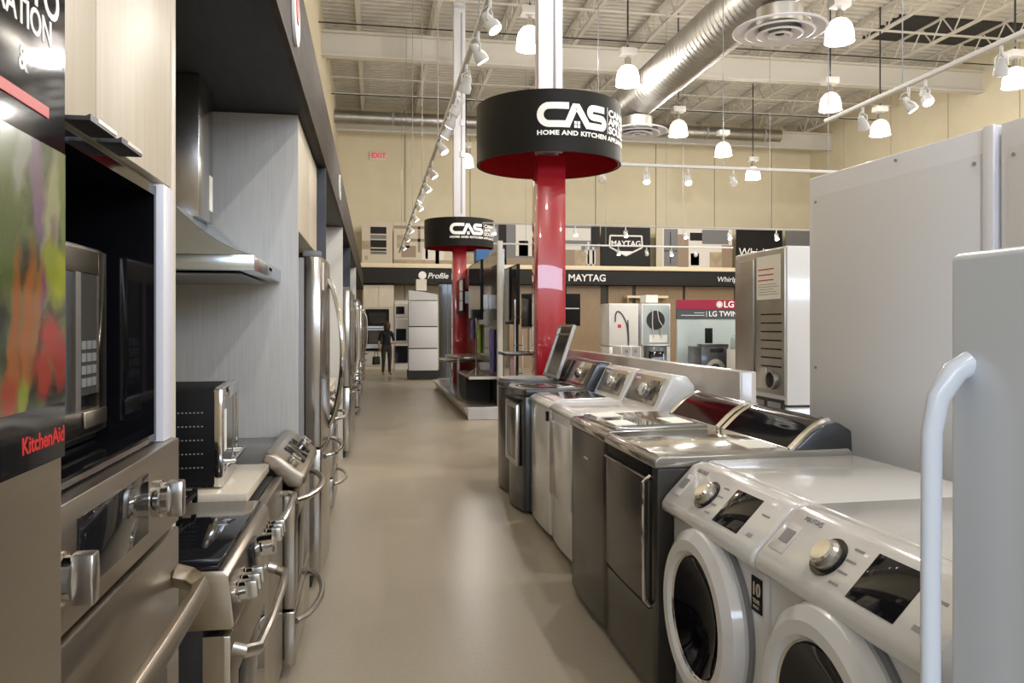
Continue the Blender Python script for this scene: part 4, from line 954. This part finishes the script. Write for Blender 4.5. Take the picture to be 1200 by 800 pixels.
graphic(629, 703, 'ph_grey', 'kitchen island wall graphic right of the red column', [(0.4,0.85,0.65,0.95,'ph_white'),(0.4,0.7,0.42,0.55,'ph_white'),(0.45,0.6,0.0,0.42,'ph_brown'),(0.60,0.78,0.0,0.42,'ph_tan'),(0.78,0.93,0.08,0.42,'ph_white'),(0.80,0.83,0.0,0.62,'ph_white'),(0.88,0.91,0.0,0.58,'ph_white'),(0.86,1.0,0.5,1.0,'ph_dark'),(0.93,1.0,0.0,0.45,'ph_brown')])
t, a, b = graphic(704.5, 762, 'ph_dark', 'black wall graphic with a framed white brand shield', [])
cx = (a+b)/2; m = MB()
for (p, q) in (((-0.58,1.12),(0.58,1.12)),((-0.58,1.12),(-0.60,0.72)),((0.58,1.12),(0.60,0.72)),((-0.60,0.72),(0,0.42)),((0.60,0.72),(0,0.42))):
    m.tube([(cx+p[0],-0.01,Z0+p[1]),(cx+q[0],-0.01,Z0+q[1])], 0.03, 6)
m.build('shield_outline', 'print_white', t); text('MAYTAG', 'print_white', t, (cx, -0.012, Z0+0.84), 0.27, 1.0, bold=0.005)
MB().prism([(cx-0.4,Z0+0.58),(cx+0.4,Z0+0.58),(cx,Z0+0.44)], 'y', -0.012, 0).build('shield_base', 'print_white', t)
graphic(769, 858, 'ph_white', 'wide kitchen wall graphic with steel appliances', [(0.0,0.08,0.0,1.0,'ph_cream'),(0.10,0.28,0.05,0.98,'ph_grey'),(0.18,0.19,0.1,0.9,'ph_dark'),(0.10,0.28,0.42,0.44,'ph_dark'),(0.28,0.42,0.0,0.85,'ph_brown'),(0.42,0.58,0.03,0.5,'ph_white'),(0.45,0.56,0.08,0.38,'ph_dark'),(0.44,0.60,0.70,0.90,'ph_dark'),(0.60,0.95,0.62,0.98,'ph_grey'),(0.70,0.86,0.0,0.42,'ph_tan'),(0.86,1.0,0.0,0.6,'ph_brown')])
t, a, b = graphic(863, 917, 'ph_dark', 'black wall graphic with white script lettering above the grey dryer back', [])
text('Whirlpool', 'print_white', t, ((a+b)/2+0.05, -0.01, Z0+0.60), 0.42, 1.0, shear=0.1)
t, a, b = graphic(921, 990, 'ph_grey', 'grey wall graphic hidden behind the white partition panel', [(0.3,0.7,0,0.6,'ph_white')])
# ---- far display wall in oak panels
dw = struct(box('wall_display', 'dark_wall', None, fx(596, 26.9), 26.9, 0, 14.8, 27.05, 2.855))
for (p0, p1) in ((596, 625), (627, 662), (663, 704), (712, 741), (744, 800), (802, 860), (862, 905)):
    box('oak_panel', 'oak', dw, fx(p0, 26.85)+0.02, 26.82, 0, fx(p1, 26.85)-0.02, 26.9, 2.85)
t = thing('wall_shelf', 'pale oak shelf box on the far display wall', 'shelf', (fx(735, 26.4), 26.4, 0))
box('top_board', 'tan_strip', t, 0, 0, 2.42, 1.5, 0.4, 2.5); box('side_board', 'oak', t, 0.0, 0, 1.7, 0.06, 0.4, 2.42)
# ---- kitchen at the far left end
KY = 26.55
t = thing('end_cabinet', 'pale tall cabinet with built-in black ovens at the far end of the aisle', 'cabinet', (0,0,0))
fbox('carcass', 'laminate', t, 425, 461.5, 334, 433, KY, KY+0.6); 
for (p0, p1) in ((426, 443.5), (444, 461)): fbox('door', 'laminate', t, p0, p1, 334, 360, KY-0.03, KY-0.002)
fbox('drawer_front', 'white_matte', t, 428, 458, 413, 428, KY-0.03, KY-0.002)
t = thing('black_oven', 'black built-in oven in the far end cabinet', 'oven', (0,0,0))
fbox('frame', 'black', t, 428.5, 456, 362, 411, KY-0.05, KY-0.003); fbox('window', 'glass_dark', t, 432, 453, 366, 380, KY-0.06, KY-0.048); fbox('window', 'glass_grey', t, 432, 453, 388, 402, KY-0.06, KY-0.048)
fbox('trim', 'nickel', t, 429, 456, 382, 384.5, KY-0.07, KY-0.048); fbox('handle', 'nickel', t, 431, 454, 385.5, 387, KY-0.10, KY-0.055); fbox('trim', 'nickel', t, 429, 456, 403, 408, KY-0.07, KY-0.048)
t = thing('stainless_oven_stack', 'stainless microwave and ovens stacked right of the person', 'oven', (0,0,0))
fbox('case', 'white_matte', t, 462.3, 479, 352, 433, KY-0.02, KY+0.5); fbox('microwave', 'steel', t, 462.5, 478, 356, 372, KY-0.06, KY-0.018); fbox('microwave_glass', 'glass_dark', t, 464, 474, 359, 368, KY-0.07, KY-0.058)
fbox('oven_door', 'steel', t, 462.5, 478, 374, 402, KY-0.06, KY-0.018); fbox('oven_glass', 'glass_dark', t, 464, 476, 385, 399, KY-0.07, KY-0.058); fbox('lower_oven', 'glass_dark', t, 463, 478, 405, 425, KY-0.06, KY-0.018)
# ---- white panelled tower and dark screen wall
TY = 21.6
t = thing('display_tower', 'white four-panel display tower with black plinth at the aisle end', 'display tower', (0,0,0))
fbox('plinth', 'black_matte', t, 478, 514, 434, 443.5, TY+0.02, TY+0.7); fbox('core', 'black_matte', t, 479.5, 512.5, 353, 434, TY+0.03, TY+0.7)
for (p0, p1) in ((352.5, 382), (383.2, 407.6), (408.8, 434)): fbox('panel', 'white_panel', t, 479, 513, p0, p1, TY-0.01, TY+0.031, 0.004)
xa, xb = fx(479, TY), fx(513, TY)
MB().prism([(xa, fz(351.5,xa,TY)), (xb, fz(351.5,xb,TY)), (xb, fz(345,xb,TY)), ((xa+xb)/2, fz(342,xb,TY)), (xa, fz(340,xa,TY))], 'y', TY-0.01, TY+0.6).build('panel', 'white_panel', t)
tag(fbox('carton', 'paper', None, 488, 500, 327, 340.2, TY+0.1, TY+0.5), 'white carton standing on the display tower', 'box')
t = thing('screen_wall', 'dark glossy screen wall right of the white display tower', 'partition', (0,0,0))
fbox('panel', 'dark_wall', t, 514.5, 524.5, 333, 443, TY+0.1, TY+0.25); fbox('panel', 'dark_wall', t, 525, 536, 333, 443, TY+0.1, TY+0.25); fbox('top_rail', 'black', t, 514.5, 536, 331, 333, TY+0.08, TY+0.27)
# ---- television gondola
t = thing('display_gondola', 'long dark display wall with low platform left of the red column', 'display stand', (0,0,0))
for (ya_, yb_) in ((12.65, 14.2), (14.22, 15.8), (15.82, 17.4), (17.42, 19.0)):
    box('back_panel', 'olive_wall', t, 2.02, ya_, 0.2, 2.08, yb_, 2.72)
box('front_post', 'white_matte', t, 1.955, 12.55, 0.2, 2.035, 12.64, 2.84, 0.003)
pf = MB(); pf.prism([(1.375,0.20),(2.2,0.20),(2.2,0.0),(1.47,0.0)], 'y', 12.4, 18.8); pf.build('platform', 'shelf_metal', t, 0.004)
box('platform_end', 'white_panel', t, 1.46, 12.385, 0.004, 2.19, 12.399, 0.192)
sh = box('shelf', 'shelf_metal', t, 1.51, 12.7, 0.62, 2.02, 14.6, 0.655, 0.004); box('shelf_edge', 'white_matte', sh, 1.51, 12.685, 0.615, 2.02, 12.70, 0.66)
box('shelf_support', 'black_matte', t, 1.56, 13.6, 0.2, 1.98, 14.5, 0.62)
for (yy, zz, x_) in ((16.6, 0.74, 1.36), (15.4, 0.86, 1.40)):
    pts = [(2.02, yy-0.8), (x_+0.25, yy-0.8), (x_+0.08, yy-0.7), (x_, yy-0.4), (x_, yy+0.4), (x_+0.08, yy+0.7), (x_+0.25, yy+0.8), (2.02, yy+0.8)]
    MB().prism(pts, 'z', zz, zz+0.04).build('curved_shelf', 'shelf_metal', t, 0.004)
    box('shelf_leg', 'nickel', t, x_+0.2, yy-0.02, 0.2, x_+0.24, yy+0.02, zz)
def television(x, y0, y1, z0, z1, label, pole=None):
    t = thing('television', label, 'television', (x, y0, 0), RIGHT)
    L = y1-y0
    box('bezel', 'black', t, -L, 0, z0, 0, 0.045, z1, 0.004); box('screen', 'glass_dark', t, -L+0.02, -0.004, z0+0.04, -0.02, 0.001, z1-0.02)
    if pole: box('mount', 'nickel', t, -L/2-0.05, 0.045, z0+0.2, -L/2+0.05, pole, z0+0.45)
    return t
television(1.78, 13.3, 15.0, 1.58, 2.60, 'large black television on the dark display wall beside the white post', 0.235)
television(1.80, 16.2, 17.6, 1.75, 2.45, 'farther black television on the dark display wall', 0.21)
t = television(2.05, 11.35, 12.4, 1.5, 2.38, 'black television right of the white post on its own stand')
box('stand_pole', 'black', t, -0.55, 0.05, 0.0, -0.47, 0.11, 1.7); box('stand_base', 'black', t, -0.80, -0.15, 0.0, -0.22, 0.35, 0.03)
for (y, z0, z1, m, lab) in ((14.95, 0.95, 1.5, 'green', 'bright green banner on the dark display wall'), (16.0, 1.2, 1.7, 'purple', 'purple banner on the dark display wall'), (13.25, 0.68, 1.42, 'purple', 'tall blue-purple banner standing on the platform shelf')):
    t = thing('product_banner', lab, 'banner', (1.97, y, 0), RIGHT)
    box('sheet', m, t, -0.32, 0, z0, 0.0, 0.03, z1); box('print_block', 'blue' if m == 'purple' else 'print_grey', t, -0.26, -0.003, z0+0.1, -0.06, 0.001, z0+(z1-z0)*0.5)
tag(box('carton', 'blue', None, 1.95, 15.2, 2.722, 2.2, 15.6, 2.95), 'blue carton on top of the dark display wall', 'box')
# tripod stands on the platform shelf
t = thing('tripod_stand', 'slim chrome tripod stand on the platform shelf', 'stand', (1.68, 13.1, 0.656))
MB().cyl((0,0,0.12),(0,0,0.95),0.012,n=8).build('pole', 'chrome', t)
for k in range(3):
    a = R(120*k+20); MB().tube([(0,0,0.13),(0.16*math.cos(a),0.16*math.sin(a),0.006)], 0.008, 6).build('leg', 'chrome', t)
# ---- steel counter behind the low wall with screens
t = thing('display_counter', 'slim dark steel counter beyond the low wall by the red column', 'counter', (0,0,0))
box('top', 'graphite_lt', t, 1.50, 9.1, 1.135, 2.45, 9.6, 1.17, 0.004); 
for x in (1.6, 2.35): box('post', 'nickel', t, x, 9.3, 0, x+0.05, 9.36, 1.135)
t = thing('small_monitor', 'small pale monitor seen edge-on on the steel counter', 'monitor', (1.86, 9.5, 1.171), R(-60))
box('screen_case', 'plastic_grey', t, -0.12, -0.02, 0.28, 0.12, 0.025, 0.72, 0.012); box('screen', 'glass_dark', t, -0.11, -0.023, 0.30, 0.11, -0.019, 0.70); box('stem', 'nickel', t, -0.02, 0.0, 0.01, 0.02, 0.02, 0.30); box('base', 'nickel', t, -0.1, -0.07, 0, 0.1, 0.08, 0.012, 0.003)
t = thing('large_monitor', 'black monitor with pale stripe standing behind the red column', 'monitor', (fx(664, 10.0), 10.0, 0), R(12))
box('screen_case', 'black', t, -0.36, 0, 1.48, 0.20, 0.05, 1.90, 0.006); box('stripe', 'white_matte', t, -0.34, -0.004, 1.70, 0.18, 0.001, 1.715); box('pole', 'black', t, -0.12, 0.02, 0, -0.06, 0.08, 1.5); box('base', 'black', t, -0.3, -0.15, 0, 0.12, 0.2, 0.025)
t = thing('glass_rack', 'narrow glass and steel rack right of the white post', 'rack', (fx(603, 11.0), 11.0, 0))
for x in (0.0, 0.11): box('upright', 'nickel', t, x, 0, 0, x+0.015, 0.02, 1.85)
for z in (0.4, 0.8, 1.2, 1.6): box('shelf', 'glass_grey', t, 0.0, 0.0, z, 0.125, 0.25, z+0.012)
# ---- stacked pairs facing away, far right
SY = 17.6
t = stacked((fx(714, SY), SY, 0), 0, 'white stacked laundry pair seen from behind with a black hose loop', '')
bk = box('back_plate', 'white_matte', t, 0.03, -0.008, 1.05, 0.67, 0.004, 1.95, 0.004)
h = []
for i in range(25):
    u = i/24; h.append((0.14+0.30*u-0.05*math.sin(6*u), -0.02, 1.50+0.30*math.sin(math.pi*u*1.25+0.2) - (0.55*max(0,u-0.75)*2)))
MB().tube(h, 0.016, 6).build('hose', 'hose', bk); box('label', 'print_red', bk, 0.2, -0.012, 1.42, 0.28, -0.007, 1.50)
MB().tube([(0.44,-0.02,1.6),(0.46,-0.02,1.2),(0.46,-0.02,1.08)], 0.014, 6).build('cable', 'hose', bk)
t = stacked((fx(752, SY), SY, 0), 0, 'white stacked laundry pair seen from behind with exposed black drum', '')
bk = box('back_plate', 'lg_pale', t, 0.03, -0.008, 1.05, 0.67, 0.004, 1.95, 0.004)
MB().lathe([(0.001,0),(0.22,0),(0.22,-0.02),(0.001,-0.03)], (0.33,-0.01,1.60), 'y', 24).build('drum_cover', 'black_matte', bk)
MB().tube([(0.25,-0.04,1.85),(0.24,-0.05,1.5),(0.28,-0.04,1.2)], 0.012, 6).build('hose', 'white_matte', bk); MB().tube([(0.36,-0.04,1.85),(0.40,-0.05,1.6),(0.5,-0.04,1.45),(0.46,-0.04,1.2)], 0.012, 6).build('hose', 'white_matte', bk)
box('bracket', 'nickel', bk, 0.42, -0.03, 1.25, 0.5, -0.008, 1.5); box('paper_tag', 'paper', bk, 0.18, -0.014, 1.08, 0.62, -0.007, 1.26)
tag(fbox('carton', 'paper', None, 757, 771, 345.5, 354.5, SY+0.1, SY+0.5), 'white carton on top of the stacked laundry pair', 'box')
# ---- brand display with red header
LY = 17.2
xa, xb = fx(793.5, LY), fx(880, LY)
t = thing('brand_display', 'pale brand display panel with red and grey header bands', 'sign', (0, LY, 0))
zz = lambda p: fz(p, xa, LY)
box('panel', 'lg_pale', t, xa, 0, 0, xb, 0.06, zz(373), 0.003); box('grey_band', 'lg_grey', t, xa-0.01, -0.02, zz(373.5), xb, 0.06, zz(362)); rb = box('red_band', 'lg_red', t, xa-0.01, -0.03, zz(362), xb, 0.06, zz(351))
def lgx(p): return fx(p, LY)
text('LG', 'print_white', t, (lgx(853.5), -0.034, zz(356.7)), 0.20, 1.05, bold=0.004)
MB().lathe([(0.001,0),(0.075,0),(0.075,-0.006),(0.001,-0.006)], (lgx(842.5), -0.03, zz(356.5)), 'y', 24).build('emblem', 'print_white', t)
MB().lathe([(0.045,0),(0.055,0),(0.055,-0.004),(0.045,-0.004)], (lgx(842.5), -0.037, zz(356.5)), 'y', 20, closed=True).build('emblem_ring', 'lg_red', t)
text('LG TWINWash', 'print_white', t, (lgx(830), -0.024, zz(367.8)), 0.17, 1.0, align='LEFT', bold=0.002)
box('divider', 'print_white', t, lgx(827.3), -0.023, zz(371), lgx(827.8), -0.019, zz(364.5)); box('small_print', 'print_white', t, lgx(798), -0.0215, zz(369.6), lgx(825), -0.0195, zz(369)); box('small_print', 'print_white', t, lgx(813), -0.0215, zz(366.6), lgx(825), -0.0195, zz(366.1))
t = thing('front_load_dryer', 'dark grey washer standing before the pale brand display', 'washing machine', (lgx(797), 16.0, 0))
box('body', 'graphite', t, 0, 0, 0.02, 0.62, 0.75, 1.02, 0.012); box('console', 'graphite', t, 0.0, 0.0, 1.02, 0.62, 0.25, 1.08, 0.01); MB().lathe([(0.12,0),(0.21,0),(0.21,-0.03),(0.12,-0.03)], (0.31,0,0.55), 'y', 28, closed=True).build('door_ring', 'nickel', t); box('display', 'glass_dark', t, 0.2, -0.003, 0.9, 0.5, 0.002, 0.98)
tag(box('info_stand', 'black', None, lgx(807), 16.25, 1.09, lgx(807)+0.16, 16.30, 1.42, 0.004), 'small black information card standing on the dark grey washer', 'sign')
t = thing('front_load_dryer', 'black front-load washer at the right of the brand display', 'washing machine', (lgx(843), 15.6, 0))
box('body', 'black_gloss', t, 0, 0, 0.02, 0.69, 0.75, 1.03, 0.012); MB().lathe([(0.12,0),(0.21,0),(0.21,-0.03),(0.12,-0.03)], (0.34,0,0.55), 'y', 28, closed=True).build('door_ring', 'nickel', t); box('display', 'glass_grey', t, 0.2, -0.003, 0.9, 0.5, 0.002, 0.98)
t = thing('wrapped_washer', 'white washer with clear plastic wrap between the two dark washers', 'washing machine', (lgx(824), 15.3, 0), R(10))
box('body', 'white_matte', t, 0, 0, 0.02, 0.30, 0.5, 0.98, 0.012); MB().prism([(0.0,0.98),(0.30,0.98),(0.26,1.12),(0.10,1.30),(0.03,1.22)], 'y', 0.1, 0.4).build('plastic_wrap', 'lg_pale', t, 0.02); MB().tube([(0.31,0.05,0.75),(0.26,0.1,1.28)], 0.012, 6).build('lid_edge', 'chrome', t)
DY = 15.6
t = thing('clothes_dryer', 'dark dryer with black door before the white stacked pairs', 'dryer', (fx(755, DY), DY, 0), R(-14))
box('body', 'graphite', t, 0, 0, 0.02, 0.46, 0.66, 1.06, 0.012); box('top_panel', 'nickel', t, -0.005, -0.01, 1.06, 0.465, 0.66, 1.085, 0.006); dr = box('door', 'black_gloss', t, 0.09, -0.02, 0.35, 0.40, 0.0, 0.95, 0.006); box('handle', 'nickel', dr, 0.38, -0.035, 0.4, 0.395, -0.018, 0.9)
t = thing('small_washer', 'small grey twin-panel washer before the white stacked pairs', 'washing machine', (fx(728, DY), DY, 0))
box('body', 'white_matte', t, 0, 0, 0.02, 0.42, 0.6, 1.05, 0.01)
for i in range(2):
    pn = box('panel', 'plastic_grey', t, 0.02+i*0.2, -0.008, 0.6, 0.20+i*0.2, 0.002, 1.04); MB().cyl((0.11+i*0.2,-0.03,0.96),(0.11+i*0.2,-0.008,0.96),0.03,n=14).build('knob', 'chrome', pn)
# ---- person far down the aisle
def person():
    PX, PY = fx(453, 23.6), 23.6
    t = thing('person', 'person in dark navy top and dark trousers walking far down the aisle', 'person', (PX, PY, 0), R(15))
    J = {'pel': (0,0,0.83), 'waist': (0,0.0,0.97), 'chest': (0,-0.02,1.16), 'sh': (0,-0.01,1.28), 'neck': (0,-0.03,1.35), 'head': (0,-0.07,1.44), 'crown': (0,-0.075,1.53),
         'hl': (-0.09,0,0.80), 'kl': (-0.10,-0.03,0.45), 'al': (-0.10,0.03,0.08), 'tl': (-0.115,-0.12,0.035),
         'hr': (0.09,0,0.80), 'kr': (0.10,0.02,0.45), 'ar': (0.11,0.07,0.08), 'tr': (0.125,-0.08,0.035),
         'sl': (-0.16,-0.01,1.25), 'el': (-0.23,0.02,1.0), 'wl': (-0.22,-0.08,0.78), 'fl': (-0.215,-0.10,0.70),
         'sr': (0.16,-0.01,1.25), 'er': (0.22,-0.02,1.0), 'wr': (0.12,-0.20,0.95), 'fr': (0.06,-0.24,0.95)}
    Rd = {'pel': (0.145,0.10), 'waist': (0.12,0.085), 'chest': (0.145,0.095), 'sh': (0.11,0.075), 'neck': (0.05,0.05), 'head': (0.078,0.09), 'crown': (0.06,0.065),
          'hl': (0.085,0.09), 'kl': (0.058,0.06), 'al': (0.038,0.04), 'tl': (0.04,0.03), 'hr': (0.085,0.09), 'kr': (0.058,0.06), 'ar': (0.038,0.04), 'tr': (0.04,0.03),
          'sl': (0.058,0.058), 'el': (0.042,0.042), 'wl': (0.028,0.028), 'fl': (0.03,0.018), 'sr': (0.058,0.058), 'er': (0.042,0.042), 'wr': (0.028,0.028), 'fr': (0.03,0.018)}
    E = [('pel','waist'),('waist','chest'),('chest','sh'),('sh','neck'),('neck','head'),('head','crown'),('pel','hl'),('hl','kl'),('kl','al'),('al','tl'),('pel','hr'),('hr','kr'),('kr','ar'),('ar','tr'),
         ('sh','sl'),('sl','el'),('el','wl'),('wl','fl'),('sh','sr'),('sr','er'),('er','wr'),('wr','fr')]
    ks = list(J); me = bpy.data.meshes.new('body'); me.from_pydata([J[k] for k in ks], [(ks.index(a), ks.index(b)) for a, b in E], [])
    o = bpy.data.objects.new('body', me); COL.objects.link(o)
    sk = o.modifiers.new('skin', 'SKIN'); sk.use_smooth_shade = True; o.modifiers.new('sub', 'SUBSURF').levels = 2
    for i, k in enumerate(ks):
        v = me.skin_vertices[0].data[i]; v.radius = Rd[k]; v.use_root = (k == 'pel')
    bpy.context.view_layer.update(); dg = bpy.context.evaluated_depsgraph_get(); m2 = bpy.data.meshes.new_from_object(o.evaluated_get(dg)); bpy.data.objects.remove(o)
    for n_ in ('skin', 'navy_cloth', 'pants', 'shoe'): m2.materials.append(M[n_])
    for p in m2.polygons:
        c = p.center; z = c.z; p.use_smooth = True
        if z < 0.10: p.material_index = 3
        elif z < 0.90 and abs(c.x) < 0.19 and c.y > -0.16: p.material_index = 2
        elif z < 1.33 and not (z < 1.02 and (abs(c.x) > 0.17 or c.y < -0.12)): p.material_index = 1
        else: p.material_index = 0
    b = bpy.data.objects.new('body', m2); COL.objects.link(b); b.parent = t
    h = MB(); h.lathe([(0.03,1.30),(0.085,1.33),(0.105,1.42),(0.10,1.50),(0.07,1.555),(0.001,1.57)], (0,-0.045,0), 'z', 20); h.build('hair', 'hair', t)
    g = thing('handbag', 'black handbag hanging from the hand of the distant person', 'bag', (PX-0.30, PY-0.18, 0.33), R(45))
    MB().prism([(-0.13,0.0),(0.13,0.0),(0.11,0.24),(-0.11,0.24)], 'y', -0.05, 0.05).build('pouch', 'black_matte', g, 0.02, 2)
    MB().tube([(-0.08,0,0.23),(-0.05,0,0.36),(0.0,0,0.40),(0.05,0,0.36),(0.08,0,0.23)], 0.01, 6).build('strap', 'black_matte', g)
person()
